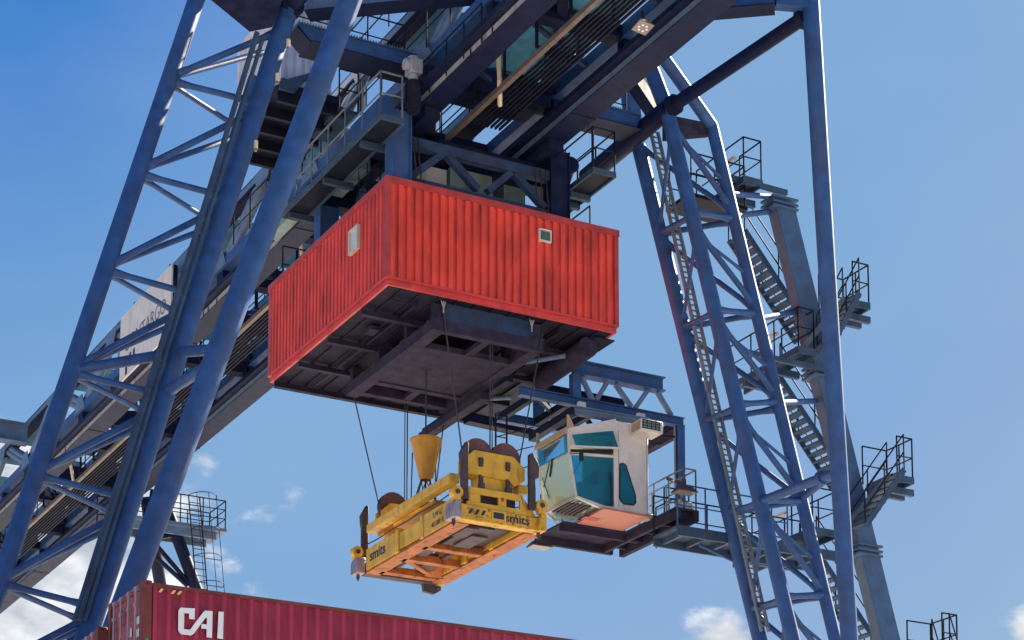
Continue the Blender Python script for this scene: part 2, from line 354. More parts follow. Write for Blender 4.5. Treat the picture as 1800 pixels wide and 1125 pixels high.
# truss lower and upper chords (both sides)
ZLC, ZUC = 28.05, 29.45
for side, xc in (('L', 21.55), ('R', 25.0)):
    MB().box(xc-0.19, xc+0.19, Y0, Y1, ZLC-0.16, ZLC+0.16).build('lower_chord', 'blue', crane)
    mb = MB(); mb.box(xc-0.2, xc+0.2, Y0, Y1, ZUC, ZUC+0.26)
    uc = mb.build('upper_chord', 'navy', crane)
    MB().box(xc-0.2-0.012, xc-0.2-0.002, Y0, Y1, ZUC+0.03, ZUC+0.2).build('chord_side_plate', 'blue_grey', uc)
    pan = 6.7
    yn = 43.9-3*pan; k = 0
    while yn < 98:
        lo = V((xc, yn, ZLC+0.1)); ya, yb = yn-pan/2+0.45, yn+pan/2-0.45
        for yy in (ya, yb):
            if side == 'L':
                for dy in (-0.22, 0.22):
                    MB().tube(lo+V((0,dy,0)), V((xc, yy+dy, ZUC+0.08)), 0.14, 14).build('truss_diagonal', 'blue_grey', crane)
            else:
                MB().beam(lo, V((xc, yy, ZUC+0.08)), 0.26, 0.3).build('truss_diagonal', 'blue', crane)
        mb = MB(); mb.plate([(xc-0.215, yn-0.6, ZLC-0.1), (xc-0.215, yn+0.6, ZLC-0.1), (xc-0.215, yn+0.28, ZLC+0.45), (xc-0.215, yn-0.28, ZLC+0.45)], (0.02, 0, 0)); mb.build('gusset_plate', 'blue_grey', crane)
        ym = yn+pan/2; mb = MB()
        mb.plate([(xc-0.225, ym-0.7, ZUC+0.24), (xc-0.225, ym+0.7, ZUC+0.24), (xc-0.225, ym+0.3, ZUC-0.3), (xc-0.225, ym-0.3, ZUC-0.3)], (0.02, 0, 0))
        mb.build('gusset_plate', 'blue_grey', crane)
        # hanger posts between chord and runway girder
        MB().box(xc-0.16, xc+0.16, yn-0.25, yn+0.25, ZB+0.273, ZLC-0.162).build('rail_hanger', 'navy', crane)
        MB().box(xc-0.12, xc+0.12, ym-0.15, ym+0.15, ZB+0.273, ZLC-0.162).build('rail_hanger', 'navy', crane)
        yn += pan; k += 1
# cross frames between the two trusses and plan bracing
yn = 43.9-3*6.7; i = 0
while yn < 100:
    mb = MB(); mb.box(21.76, 24.79, yn-0.22, yn+0.22, ZLC-0.42, ZLC+0.16)
    mb.build('cross_member', 'navy', crane)
    if yn < 98:
        MB().beam((21.8, yn+0.3, ZLC), (24.75, yn+6.4, ZLC), 0.24, 0.22).build('plan_brace', 'navy', crane)
        MB().box(21.76, 24.79, yn+3.15, yn+3.55, ZLC-0.2, ZLC+0.12).build('cross_member', 'navy', crane)
        # upper deck plates with gaps between them
        MB().box(21.78, 24.78, yn+0.25, yn+2.7, ZUC+0.28, ZUC+0.32).build('upper_deck_plate', 'teal', crane)
        if i % 2 == 0: MB().box(21.78, 24.78, yn+3.7, yn+5.2, ZUC+0.28, ZUC+0.32).build('upper_deck_plate', 'teal', crane)
    yn += 6.7; i += 1
MB().box(21.9, 24.6, 37.4, 43.6, ZLC+0.2, ZLC+0.24).build('lower_deck_plate', 'teal', crane)
# far cross beam at the girder's far end and far portal legs with a service platform
MB().ibeam((12, 77, 29.05), (21.3, 77, 29.05), 0.5, 0.75, 0.04).build('far_cross_beam', 'blue_grey', crane)
Yf = 77.0
far = (((297, 905), (345, 1035)), ((262, 905), (283, 1035)))
for a, b in far:
    p, q = Y_(*a, Yf), Y_(*b, Yf+ (0.0 if a[0] > 280 else 2.0)); d = (q-p); p2 = p+d*(24.5/q.z*0+1)*1.0
    q2 = p+d*((p.z-0.5)/(p.z-q.z))
    MB().tube(p-d*0.2, q2, 0.24, 16).build('far_leg_tube', 'navy', crane)
for a, b in (((272, 955), (338, 1032)), ((275, 980), (330, 1030)), ((300, 903), (286, 880)), ((262, 900), (268, 862))):
    MB().tube(Y_(*a, Yf), Y_(*b, Yf), 0.09, 10).build('far_brace', 'navy', crane)
MB().beam(Y_(240, 947, Yf), Y_(322, 935, Yf), 0.3, 0.3).build('far_brace', 'navy', crane)
pa, pb = Y_(250, 916, Yf), Y_(384, 931, Yf)
mb = MB(); zt = pa.z-0.1
mb.box(pa.x-1.5, pb.x, Yf-0.9, Yf+0.9, zt-0.12, zt); mb.box(pa.x-1.5, pb.x-0.3, Yf-0.6, Yf-0.5, zt-0.4, zt-0.124); mb.box(pa.x-1.5, pb.x-0.3, Yf+0.5, Yf+0.6, zt-0.4, zt-0.124)
plat = mb.build('service_platform', 'blue_grey', crane)
railing([(pa.x-1.5, Yf-0.86, zt), (pb.x-0.05, Yf-0.86, zt), (pb.x-0.05, Yf+0.86, zt), (pa.x-1.5, Yf+0.86, zt)], 1.1, 0.9, 0.025, (0.35, 0.68)).build('hand_rail', 'dark', plat)
# caged ladder
lx = Y_(340, 932, Yf-1.15).x
mb = MB(); top = V((lx, Yf-1.15, zt+1.0)); bot = V((lx+0.6, Yf-1.15, zt-4.6))
for dx in (-0.22, 0.22): mb.tube(top+V((dx,0,0)), bot+V((dx,0,0)), 0.028, 8)
for i in range(22):
    c = top.lerp(bot, i/22); mb.tube(c+V((-0.22,0,0)), c+V((0.22,0,0)), 0.016, 6)
for i in (0, 5, 9, 13, 17, 21):
    c = top.lerp(bot, i/21.5); ring = [c+V((-0.22+0.0, 0, 0))]
    for k in range(9):
        a = math.pi*k/8; ring.append(c+V((0.3-0.55*math.cos(a), -0.75*math.sin(a), 0)))
    ring.append(c+V((0.22, 0, 0)))
    mb.poly(ring, 0.016, 6)
for k in (2, 4, 6):
    a = math.pi*k/8; o = V((0.3-0.55*math.cos(a), -0.75*math.sin(a), 0)); mb.tube(top+o, bot+o, 0.014, 6)
mb.build('caged_ladder', 'dark', plat)
# conductor bars under the girder: one brown guide bar with dark rods beside it
zc = 26.98
MB().box(22.66, 22.78, Y0, 45.2, zc, zc+0.13).build('guide_bar', 'rail', crane)
MB().box(22.7, 22.82, 52.0, Y1, zc, zc+0.13).build('guide_bar', 'rail', crane)
for k in range(7):
    x = 22.92+k*0.115
    MB().box(x, x+0.035, Y0, 44.2, zc+0.02, zc+0.09).build('conductor_bar', 'dark', crane)
    MB().box(x, x+0.035, 52.0, Y1, zc+0.02, zc+0.09).build('conductor_bar', 'dark', crane)
y = 25.0
while y < 102:
    if not 44 < y < 52:
        mb = MB(); mb.box(22.6, 23.75, y, y+0.06, zc+0.14, zc+0.2); mb.box(23.7, 23.76, y, y+0.06, zc+0.2, ZLC-0.1); mb.box(22.6, 22.66, y, y+0.06, zc+0.2, ZLC-0.1)
        for k in range(7): mb.box(22.925+k*0.115, 22.95+k*0.115, y-0.14, y+0.2, zc+0.1, zc+0.17)
        mb.build('bar_hanger', 'dark', crane)
    y += 1.55
# cable tray and service walkway inside the girder
MB().box(24.0, 24.5, Y0, Y1, ZLC+0.3, ZLC+0.34).build('cable_tray', 'dark', crane)
railing([(23.95, Y0, ZLC+0.34), (23.95, Y1, ZLC+0.34)], 1.0, 1.6, 0.022).build('hand_rail', 'dark', crane)
railing([(25.3, 30, ZUC+0.3), (25.3, 70, ZUC+0.3)], 1.0, 1.6, 0.022).build('hand_rail', 'dark', crane)
MB().tube((22.35, 42.0, 28.9), (22.62, 42.3, 27.2), 0.06, 10).tube((22.62, 42.3, 27.2), (22.95, 42.9, 26.9), 0.06, 10).build('cable_pipe', 'cream', crane)
for y in (53.5, 64.3, 75.0): MB().tube((22.3, y, 27.8), (22.76, y+0.8, 27.05), 0.06, 10).build('cable_pipe', 'cream', crane)
# bogies under the legs (out of frame, where the legs stand)
for L1_, L2_ in ((t1, t2), (s1, rb)):
    a, b = L1_.atz(1.3), L2_.atz(1.3)
    mb = MB().beam(a+V((0,-3,-0.4)), b+V((0,3,-0.4)), 0.7, 0.9)
    for k in range(4):
        c = (a+V((0,-3,0))).lerp(b+V((0,3,0)), (k+0.5)/4); mb.tube((c.x-0.12, c.y, 0.36), (c.x+0.12, c.y, 0.36), 0.35, 20)
    mb.build('bogie', 'blue', crane)

# ================================================================= STAIR TOWER
YT = 43.9
stair = thing('stair_tower', 'slanted grey blue box column with zigzag stairs and railed landings at the right', 'stair tower', (35, 45, 0))
cA, cB, cC, cD = Y_(1363, 355, YT), Y_(1395, 357, YT), Y_(1513, 970, YT), Y_(1547, 967, YT)
w = ((cB-cA).length+(cD-cC).length)/2; d = cC-cA
def colp(z): return cA+d*((z-cA.z)/d.z)
dY = 0.38
a, b = colp(1.0), colp(26.86)
M['tower'] = mat('tower_blue_paint', (0.055, 0.11, 0.205), 0.5, 0.18, (0.09, 0.09, 0.11), 0.8, 0.5)
M['towerside'] = mat('tower_mauve_side', (0.075, 0.115, 0.175), 0.55, 0.15, (0.08, 0.08, 0.10), 0.8, 0.5)
mb = MB(); mb.hexa([a, a+V((w,0,0)), a+V((w,dY,0)), a+V((0,dY,0))], [b, b+V((w,0,0)), b+V((w,dY,0)), b+V((0,dY,0))])
column = mb.build('column', 'tower', stair)
mb = MB(); o = V((-0.006, 0.01, 0)); mb.plate([a+o, a+V((-0.006, dY-0.01, 0)), b+V((-0.006, dY-0.01, -0.01)), b+o+V((0,0,-0.01))], (0.004, 0, 0)); mb.build('side_plate', 'towerside', column)
for zc_ in (26.95, 22.6, 18.0):
    c = colp(zc_); mb = MB()
    for k in (0, 0.14, 0.26): mb.box(c.x-0.1, c.x+w+0.08, YT-0.1, YT+dY+0.1, zc_-k, zc_-k+0.06)
    mb.build('flange_collar', 'tower', column)
def landing(n, f, depth, name='landing'):    # n left-near corner, f right-near corner pixels
    p, q = Y_(*n, YT-0.35), Y_(*f, YT-0.35); z = (p.z+q.z)/2
    mb = MB(); mb.box(p.x, q.x, p.y, p.y+depth, z-0.035, z); mb.box(p.x, q.x, p.y, p.y+0.05, z-0.18, z-0.037); mb.box(p.x, p.x+0.05, p.y+0.052, p.y+depth, z-0.18, z-0.037); mb.box(q.x-0.05, q.x, p.y+0.052, p.y+depth, z-0.18, z-0.037)
    for k in (0.35, 0.7): mb.box(p.x-0.1, q.x+0.3, p.y+depth*k, p.y+depth*k+0.12, z-0.36, z-0.182)
    o = mb.build(name, 'grate', stair)
    return p, q, z, o
LL = []
for n, f, dep in (((1307, 308), (1341, 316), 2.2), ((1403, 604), (1434, 617), 3.2), ((1428, 928), (1475, 930), 3.6)):
    p, q, z, o = landing(n, f, dep)
    railing([(p.x+0.03, p.y+dep, z), (p.x+0.03, p.y+0.03, z), (q.x-0.03, p.y+0.03, z), (q.x-0.03, p.y+dep*0.45, z)], 1.05, 1.0, 0.022).build('hand_rail', 'dark', o)
    lm = MB(); lm.beam((p.x+0.1, p.y+dep*0.55, z+0.72), (p.x+0.1, p.y+dep*0.55-0.7, z+0.72), 0.1, 0.07)
    lm.build('lamp_bar', 'cream', o)
    LL.append((p, q, z, dep))
LR = []
for n, f, dep in (((1490, 525), (1530, 531), 1.1), ((1568, 832), (1607, 839), 1.1), ((1648, 1143), (1686, 1150), 1.1)):
    p, q, z, o = landing(n, f, dep)
    railing([(p.x-0.1, p.y+dep, z), (q.x-0.03, p.y+dep, z), (q.x-0.03, p.y+0.03, z), (p.x+0.2, p.y+0.03, z)], 1.05, 0.6, 0.022).build('hand_rail', 'dark', o)
    LR.append((p, q, z, dep))
def flight(a, b, wd, n, rails=True):
    a, b = V(a), V(b); mb = MB(); wv = V((0, wd, 0))
    for k in (0, 1): mb.beam(a+wv*k, b+wv*k, 0.04, 0.15)
    for i in range(n):
        c = a.lerp(b, (i+0.5)/n); mb.box(c.x-0.13, c.x+0.13, c.y+0.03, c.y+wd-0.03, c.z-0.02, c.z+0.02)
    o = mb.build('stair_flight', 'grate', stair)
    if rails:
        r = MB(); up = V((0,0,0.95))
        for k in (0, 1):
            for h in (0.5, 1): r.tube(a+wv*k+up*h, b+wv*k+up*h, 0.02, 8)
            for t in (0, 0.5, 1): c = a.lerp(b, t)+wv*k; r.tube(c, c+up, 0.02, 8)
        r.build('hand_rail', 'dark', o)
YB = YT+1.3
for p1, p2 in (((1309, 404), (1398, 540)), ((1372, 664), (1462, 800)), ((1436, 968), (1530, 1112))):
    a, b = Y_(*p1, YB), Y_(*p2, YB); b = a+(b-a)*1.35
    flight(a, b, 0.75, 14, True)
for (p, q, z, dep), (lp_, lq_, lz, ldep) in zip(LR, LL[1:]+[(V((36.2, YT-.35, 13.3)), V((36.8, YT-.35, 13.3)), 13.3, 2)]):
    flight((p.x, YT-0.85, z-0.05), (max(lq_.x+0.2, p.x-1.3), YT-0.85, lz+0.05 if lz < z else z-1.5), 0.7, 8, True)
    mb = MB(); mb.beam((p.x-0.2, YT-0.5, z-0.1), (p.x-1.15, YT-0.02, z-1.4), 0.08, 0.14); mb.build('landing_bracket', 'galv', stair)
# arms tying the tower to the lattice leg
for A, ya, px in ((rc, 340, (1360, 346)), (rc, 380, (1352, 372)), (rc, 708, (1432, 705)), (rc, 560, (1400, 548))):
    MB().tube(A.at(ya), Y_(*px, YT+0.3), 0.075, 12).build('tie_arm', 'blue', stair)
qa = rc.at(326); qb = Y_(1380, 341, YT-0.05); MB().beam((qb.x, YT-0.12, qb.z), (qa.x+0.1, YT-0.12, qb.z+0.02), 0.1, 0.13).build('tie_arm', 'grate', stair)
qa = rc.at(640); qb = Y_(1462, 655, YT-0.05); MB().beam((qb.x, YT-0.12, qb.z), (qa.x+0.1, YT-0.12, qb.z+0.02), 0.1, 0.13).build('tie_arm', 'grate', stair)
# landing inside the lattice at the top and the long access walkway at cab height
pz = Y_(1225, 355, 44.3)
mb = MB(); mb.box(pz.x-0.5, pz.x+1.3, 43.9, 45.0, pz.z-0.1, pz.z); top = mb.build('landing', 'dark', stair)
railing([(pz.x-0.4, 43.95, pz.z), (pz.x+1.25, 43.95, pz.z), (pz.x+1.25, 44.95, pz.z), (pz.x-0.4, 44.95, pz.z)], 1.1, 0.8, 0.022).build('hand_rail', 'dark', top)

# ================================================================= ACCESS WALKWAY
zw = Y_(1216, 926, 43.7).z
wx0, wx1 = Y_(1192, 926, 43.7).x, Y_(1470, 965, 43.7).x
acc = thing('access_walkway', 'level blue steel walkway with handrails joining the cab platform to the stairs', 'walkway', (wx0, 44.2, zw))
mb = MB(); mb.box(wx0, wx1, 43.7, 44.85, zw-0.06, zw); mb.box(wx0, wx1, 43.7, 43.76, zw-0.26, zw-0.062); mb.box(wx0, wx1, 44.79, 44.85, zw-0.26, zw-0.062)
for i in range(7):
    x = lerp(wx0, wx1, (i+0.3)/7); mb.box(x, x+0.08, 43.77, 44.78, zw-0.2, zw-0.062)
mb.build('deck', 'grate', acc)
railing([(wx0, 43.73, zw), (wx1-1.5, 43.73, zw)], 1.05, 0.85, 0.022).build('hand_rail', 'blue', acc)
railing([(wx0, 44.82, zw), (wx1, 44.82, zw)], 1.05, 0.85, 0.022).build('hand_rail', 'dark', acc)
MB().tube((wx0+0.95, 44.2, zw-0.25), ra.at(992), 0.045, 8).build('strut', 'blue', acc)

# ================================================================= TROLLEY
trolley = thing('crane_trolley', 'crane trolley carrying the big red corrugated machinery house under the blue girder', 'crane trolley', (23.6, 47.5, 22.4))
BX0, BX1, BY0, BY1, BZ0, BZ1 = 20.5, 26.82, 43.92, 51.2, 22.57, 24.86
mb = MB()
corr(mb, (BX0+0.09, BY0, 0), (1,0,0), BX1-BX0-0.18, BZ0, BZ1, (0,-1,0), 28, 0.075, 0.64)
corr(mb, (BX0, BY1-0.2, 0), (0,-1,0), BY1-BY0-0.4, BZ0, BZ1, (-1,0,0), 32, 0.045, 0.60)
corr(mb, (BX1, BY0+0.09, 0), (0,1,0), BY1-BY0-0.18, BZ0, BZ1, (1,0,0), 32, 0.045, 0.64)
corr(mb, (BX1-0.09, BY1, 0), (-1,0,0), BX1-BX0-0.18, BZ0, BZ1, (0,1,0), 28, 0.045, 0.64)
mb.box(BX0+0.06, BX1-0.06, BY0+0.06, BY1-0.06, BZ0, BZ1)
house = mb.build('machinery_house', 'red', trolley)
for x0, x1, y0, y1 in ((BX0-0.012, BX0+0.1, BY0-0.012, BY0+0.2), (BX1-0.1, BX1+0.012, BY0-0.012, BY0+0.1), (BX0-0.012, BX0+0.1, BY1-0.2, BY1+0.012), (BX1-0.1, BX1+0.012, BY1-0.1, BY1+0.012)):
    MB().box(x0, x1, y0, y1, BZ0, BZ1).build('corner_trim', 'redtrim', house)
mb = MB(); e = 0.03; zt0, zt1 = BZ1, BZ1+0.165
mb.box(BX0-e, BX1+e, BY0-e, BY0+0.1, zt0, zt1); mb.box(BX0-e, BX1+e, BY1-0.1, BY1+e, zt0, zt1)
mb.box(BX0-e, BX0+0.1, BY0+0.102, BY1-0.102, zt0, zt1); mb.box(BX1-0.1, BX1+e, BY0+0.102, BY1-0.102, zt0, zt1)
mb.build('roof_edge', 'redtrim', house)
MB().box(BX0+0.102, BX1-0.102, BY0+0.102, BY1-0.102, zt0+0.02, zt1-0.03).build('roof_sheet', 'gbox', house)
MB().box(21.95, 24.55, 44.9, 49.6, 26.64, 26.7).build('sky_gap_sheet', 'dark', trolley)  # added dark sheet that blocks bright sky gaps above the roof
MB().box(20.86, 21.15, 46.3, 48.0, 26.3, 27.15).build('control_cabinet', 'gbox', trolley)
mb = MB()
for z0, z1, e in ((BZ0-0.05, BZ0, 0.015), (BZ0-0.095, BZ0-0.052, -0.06), (BZ0-0.20, BZ0-0.097, -0.035)):
    mb.box(BX0-e, BX1+e, BY0-e, BY0+0.1, z0, z1); mb.box(BX0-e, BX1+e, BY1-0.1, BY1+e, z0, z1)
    mb.box(BX0-e, BX0+0.1, BY0+0.1, BY1-0.1, z0, z1); mb.box(BX1-0.1, BX1+e, BY0+0.1, BY1-0.1, z0, z1)
mb.build('base_frame', 'redframe', house)
# window in the left wall
mb = MB(); y0, y1, z0, z1 = 45.45, 45.97, 23.82, 24.43; x = BX0-0.075
for a, b, c, d2 in ((y0, y1, z0, z0+0.05), (y0, y1, z1-0.05, z1), (y0, y0+0.06, z0+0.05, z1-0.05), (y1-0.06, y1, z0+0.05, z1-0.05)):
    mb.box(x, x+0.09, a, b, c, d2)
wf = mb.build('window', 'cream', house)
M['pane'] = glass('window_pane', (0.55, 0.62, 0.68), 0.0, 0.12)
MB().box(x+0.04, x+0.05, y0+0.06, y1-0.06, z0+0.05, z1-0.05).build('pane', 'pane', wf)
# louvre vent in the front wall
mb = MB(); x0, x1, z0, z1 = 24.55, 24.89, 24.27, 24.58; yv = BY0-0.07
for a, b, c, d2 in ((x0, x1, z0, z0+0.03), (x0, x1, z1-0.03, z1), (x0, x0+0.03, z0+0.03, z1-0.03), (x1-0.03, x1, z0+0.03, z1-0.03)): mb.box(a, b, yv, yv+0.07, c, d2)
vf = mb.build('vent', 'cab', house)
mb = MB(); mb.box(x0+0.03, x1-0.03, yv+0.045, yv+0.06, z0+0.03, z1-0.03)
for k in range(7):
    z = z0+0.045+k*0.034; mb.add([(x0+0.03, yv+0.012, z), (x1-0.03, yv+0.012, z), (x1-0.03, yv+0.04, z+0.026), (x0+0.03, yv+0.04, z+0.026)], [(0,1,2,3)])
mb.build('louvre', 'gbox', vf)
# underfloor
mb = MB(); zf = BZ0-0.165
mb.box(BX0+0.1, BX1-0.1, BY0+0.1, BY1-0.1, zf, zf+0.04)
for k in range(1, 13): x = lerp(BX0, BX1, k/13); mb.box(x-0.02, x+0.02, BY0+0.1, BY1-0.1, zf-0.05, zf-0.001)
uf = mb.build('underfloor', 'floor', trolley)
MB().box(26.3, 26.97, 44.35, 51.25, BZ0-0.235, BZ0-0.204).build('dark_edge_cover', 'dark', uf)  # dark corner plate, run back as an added cover over the sunlit red edge
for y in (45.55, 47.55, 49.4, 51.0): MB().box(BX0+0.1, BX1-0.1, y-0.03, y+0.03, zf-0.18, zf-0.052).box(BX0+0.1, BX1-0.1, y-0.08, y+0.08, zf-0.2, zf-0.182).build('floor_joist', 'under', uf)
# hanging hoist frame below the floor
zl = 21.66
fx0, fx1, fy0, fy1 = 22.06, 24.75, 44.3, 49.35
mb = MB(); mb.box(fx0-0.16, fx0+0.16, fy0, fy1, zl, zl+0.28); mb.box(fx1-0.16, fx1+0.16, fy0, fy1, zl, zl+0.28)
for y, hh in ((fy0+0.1, 0.28), (45.55, 0.16), (48.2, 0.16), (fy1-0.3, 0.28)): mb.box(fx0+0.16, fx1-0.16, y-0.1, y+0.1, zl+0.01, zl+hh)
mb.box(23.35, 23.55, fy0+0.2, 45.45, zl+0.02, zl+0.14); mb.box(23.35, 23.55, 48.3, fy1-0.4, zl+0.02, zl+0.14)
for x in (fx0, fx1):
    for y in (44.45, 45.9, 47.5, 49.1): mb.box(x-0.11, x+0.11, y-0.09, y+0.09, zl+0.28, zf-0.05); mb.box(x-0.17, x+0.17, y-0.2, y+0.2, zl+0.282, zl+0.31)
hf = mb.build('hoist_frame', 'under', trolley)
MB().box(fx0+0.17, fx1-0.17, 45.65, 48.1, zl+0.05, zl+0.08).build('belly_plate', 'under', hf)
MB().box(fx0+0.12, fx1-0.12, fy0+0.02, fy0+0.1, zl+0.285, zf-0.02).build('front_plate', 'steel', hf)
for x in (22.15, 24.55):
    mb = MB().tube((x, fy0-0.06, zf-0.03), (x, fy0-0.06, zf-0.32), 0.02, 8); mb.tube((x-0.06, fy0-0.06, zf-0.02), (x, fy0-0.06, zf-0.2), 0.014, 6).tube((x+0.06, fy0-0.06, zf-0.02), (x, fy0-0.06, zf-0.2), 0.014, 6)
    mb.build('rope_anchor', 'web', hf)
for a, b in (((24.75, 46.0, zl+0.2), (25.8, 44.8, 21.9)), ((24.75, 48.4, zl+0.1), (25.4, 46.8, 21.4))):
    MB().tube(a, b, 0.06, 10).build('stay', 'blue_grey', trolley)
MB().tube((26.3, 44.5, 22.12), (26.3, 46.9, 22.05), 0.26, 24).build('cable_drum', 'under', trolley)
# trolley posts and the truss over the roof
for x, w2 in ((20.97, 0.24), (25.3, 0.25)):
    for y in (44.35, 48.6):
        mb = MB(); mb.box(x-w2, x+w2, y-0.2, y+0.2, BZ1+0.168, 26.86); mb.box(x-w2-0.02, x-w2+0.02, y-0.24, y-0.2, BZ1+0.168, 26.86)
        mb.box(x+w2-0.02, x+w2+0.02, y-0.24, y-0.2, BZ1+0.168, 26.86)
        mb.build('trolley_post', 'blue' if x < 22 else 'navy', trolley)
pl, pr = Y_(722, 312, 44.3), Y_(970, 374, 44.3)
MB().box(21.22, 25.04, 44.2, 44.42, BZ1+0.17, BZ1+0.42).build('roof_beam', 'steel', trolley)
MB().box(21.22, 25.04, 44.2, 44.42, 26.05, 26.3).build('trolley_cross_beam', 'steel', trolley)
MB().box(22.2, 25.04, 44.6, 44.8, 26.38, 26.62).build('trolley_cross_beam', 'navy', trolley)
MB().box(20.7, 25.6, 44.9, 45.5, 26.2, 26.6).build('trolley_cross_beam', 'navy', trolley)
MB().box(20.7, 25.6, 48.3, 48.8, 26.2, 26.6).build('trolley_cross_beam', 'navy', trolley)
for (ax, az), (bx, bz) in (((21.25, 25.3), (22.15, 26.1)), ((22.25, 26.1), (23.1, 25.4)), ((23.35, 25.42), (24.0, 26.05)), ((24.1, 26.05), (24.95, 25.35))):
    MB().beam((ax, 44.31, az), (bx, 44.31, bz), 0.16, 0.17, (0, 1, 0)).build('truss_bar', 'steel', trolley)
MB().box(21.95, 22.5, 44.8, 45.6, 25.3, 25.98).build('control_cabinet', 'web', trolley)
mb = MB(); mb.box(22.6, 23.75, 44.8, 46.6, 25.3, 26.1); mb.box(22.58, 23.77, 44.78, 46.6, 25.62, 25.65); mb.build('hoist_housing', 'gbox', trolley)
railing([(20.7, 50.8, zt1), (26.6, 50.8, zt1), (26.6, 44.9, zt1)], 1.0, 1.1, 0.022).build('roof_railing', 'dark', trolley)
railing([(24.4, 49.0, zt1), (24.4, 46.0, zt1)], 1.0, 1.0, 0.022).build('roof_railing', 'dark', trolley)
mb = MB()
for k in range(8): mb.box(21.5+k*0.13, 21.58+k*0.13, 47.6, 47.7, 25.1, 25.26)
mb.build('grating_edge', 'dark', trolley)
# end trucks with wheels on the runway
for x in (21.57, 24.95):
    mb = MB(); mb.box(x-0.2, x+0.2, 43.7, 49.6, 26.62, 26.88); mb.build('end_truck', 'navy', trolley)
MB().tube((25.68, 44.5, 26.6), (25.68, 44.9, 26.1), 0.2, 18).tube((25.68, 44.2, 26.62), (25.68, 44.6, 26.62), 0.2, 18).build('buffer', 'navy', trolley)
# travel motor hanging outside the left girder
mo = V((20.93, 43.45, 0)); zt_ = X_(717, 112, 20.93).z
mb = MB(); mb.box(mo.x-0.13, mo.x+0.18, mo.y-0.17, mo.y+0.2, zt_-0.42, zt_-0.06); mb.tube((mo.x-0.1, mo.y, zt_-0.2), (mo.x-0.24, mo.y, zt_-0.2), 0.14, 18)
mb.tube((mo.x, mo.y, zt_-0.06), (mo.x, mo.y, zt_+0.02), 0.14, 18); mb.tube((mo.x, mo.y, zt_-0.42), (mo.x, mo.y, zt_-0.6), 0.12, 18)
gb = mb.build('travel_gearbox', 'motor', trolley, 0.02)
mb = MB(); mb.tube((mo.x, mo.y, zt_-0.6), (mo.x, mo.y, zt_-1.3), 0.18, 20)
for k in range(12):
    a = 2*math.pi*k/12; c = V((mo.x+0.18*math.cos(a), mo.y+0.18*math.sin(a), 0)); mb.box(c.x-0.012, c.x+0.012, c.y-0.012, c.y+0.012, zt_-1.25, zt_-0.66)
mb.tube((mo.x, mo.y, zt_-1.3), (mo.x, mo.y, zt_-1.36), 0.14, 18); mb.box(mo.x-0.12, mo.x+0.06, mo.y-0.24, mo.y-0.15, zt_-0.95, zt_-0.72)
mb.build('motor', 'dark', gb)
# side walkways of the trolley
for wx0_, wx1_, ya, yb, z in ((20.1, 20.74, 43.5, 49.6, 26.29), (25.83, 26.5, 43.45, 46.2, 26.28)):
    mb = MB(); mb.box(wx0_+0.04, wx1_-0.04, ya+0.04, yb, z-0.08, z-0.03)
    mb.box(wx0_, wx1_, ya, ya+0.04, z-0.14, z); mb.box(wx0_, wx0_+0.04, ya+0.042, yb, z-0.14, z); mb.box(wx1_-0.04, wx1_, ya+0.042, yb, z-0.14, z)
    for k in range(3): y = lerp(ya+1.3, yb-0.4, k/2); mb.box(wx0_+0.1, wx1_+0.25 if wx0_ < 22 else wx1_, y-0.06, y+0.06, z-0.24, z-0.082)
    wk = mb.build('side_walkway', 'grate', trolley)
    MB().box(wx0_+0.05, wx1_-0.05, ya+0.05, yb, z-0.09, z-0.082).build('walkway_soffit', 'dark', wk)  # thin sheet with the walkway's underside shade put into its dark colour
    if wx0_ < 22:
        railing([(wx1_-0.05, ya+0.03, z), (wx0_+0.03, ya+0.03, z), (wx0_+0.03, yb, z)], 1.05, 1.05, 0.024).build('hand_rail', 'galv', wk)
        MB().box(wx0_+0.28, wx1_-0.08, 44.0, 45.8, z, z+0.75).build('cable_cabinet', 'blue', wk)
    else:
        railing([(wx0_, ya+0.03, z), (wx1_-0.03, ya+0.03, z), (wx1_-0.03, yb, z)], 1.05, 1.0, 0.022).build('hand_rail', 'dark', wk)
        railing([(wx0_+0.03, ya+0.03, z), (wx0_+0.03, yb, z)], 1.05, 1.2, 0.022).build('hand_rail', 'dark', wk)
        MB().box(wx0_, wx0_+0.3, 45.3, 45.6, z-0.5, z-0.145).build('bracket', 'grate', wk)
# wire cage ladder under the left walkway
mb = MB()
for dx, dy in ((0, 0), (0.35, 0), (0, 0.5), (0.35, 0.5)): mb.tube((20.75+dx, 45.6+dy, 25.1), (20.75+dx, 45.6+dy, 26.1), 0.014, 6)
for z in (25.3, 25.6, 25.9): mb.poly([(20.75, 45.6, z), (21.1, 45.6, z), (21.1, 46.1, z), (20.75, 46.1, z), (20.75, 45.6, z)], 0.01, 6)
mb.build('ladder_cage', 'dark', trolley)

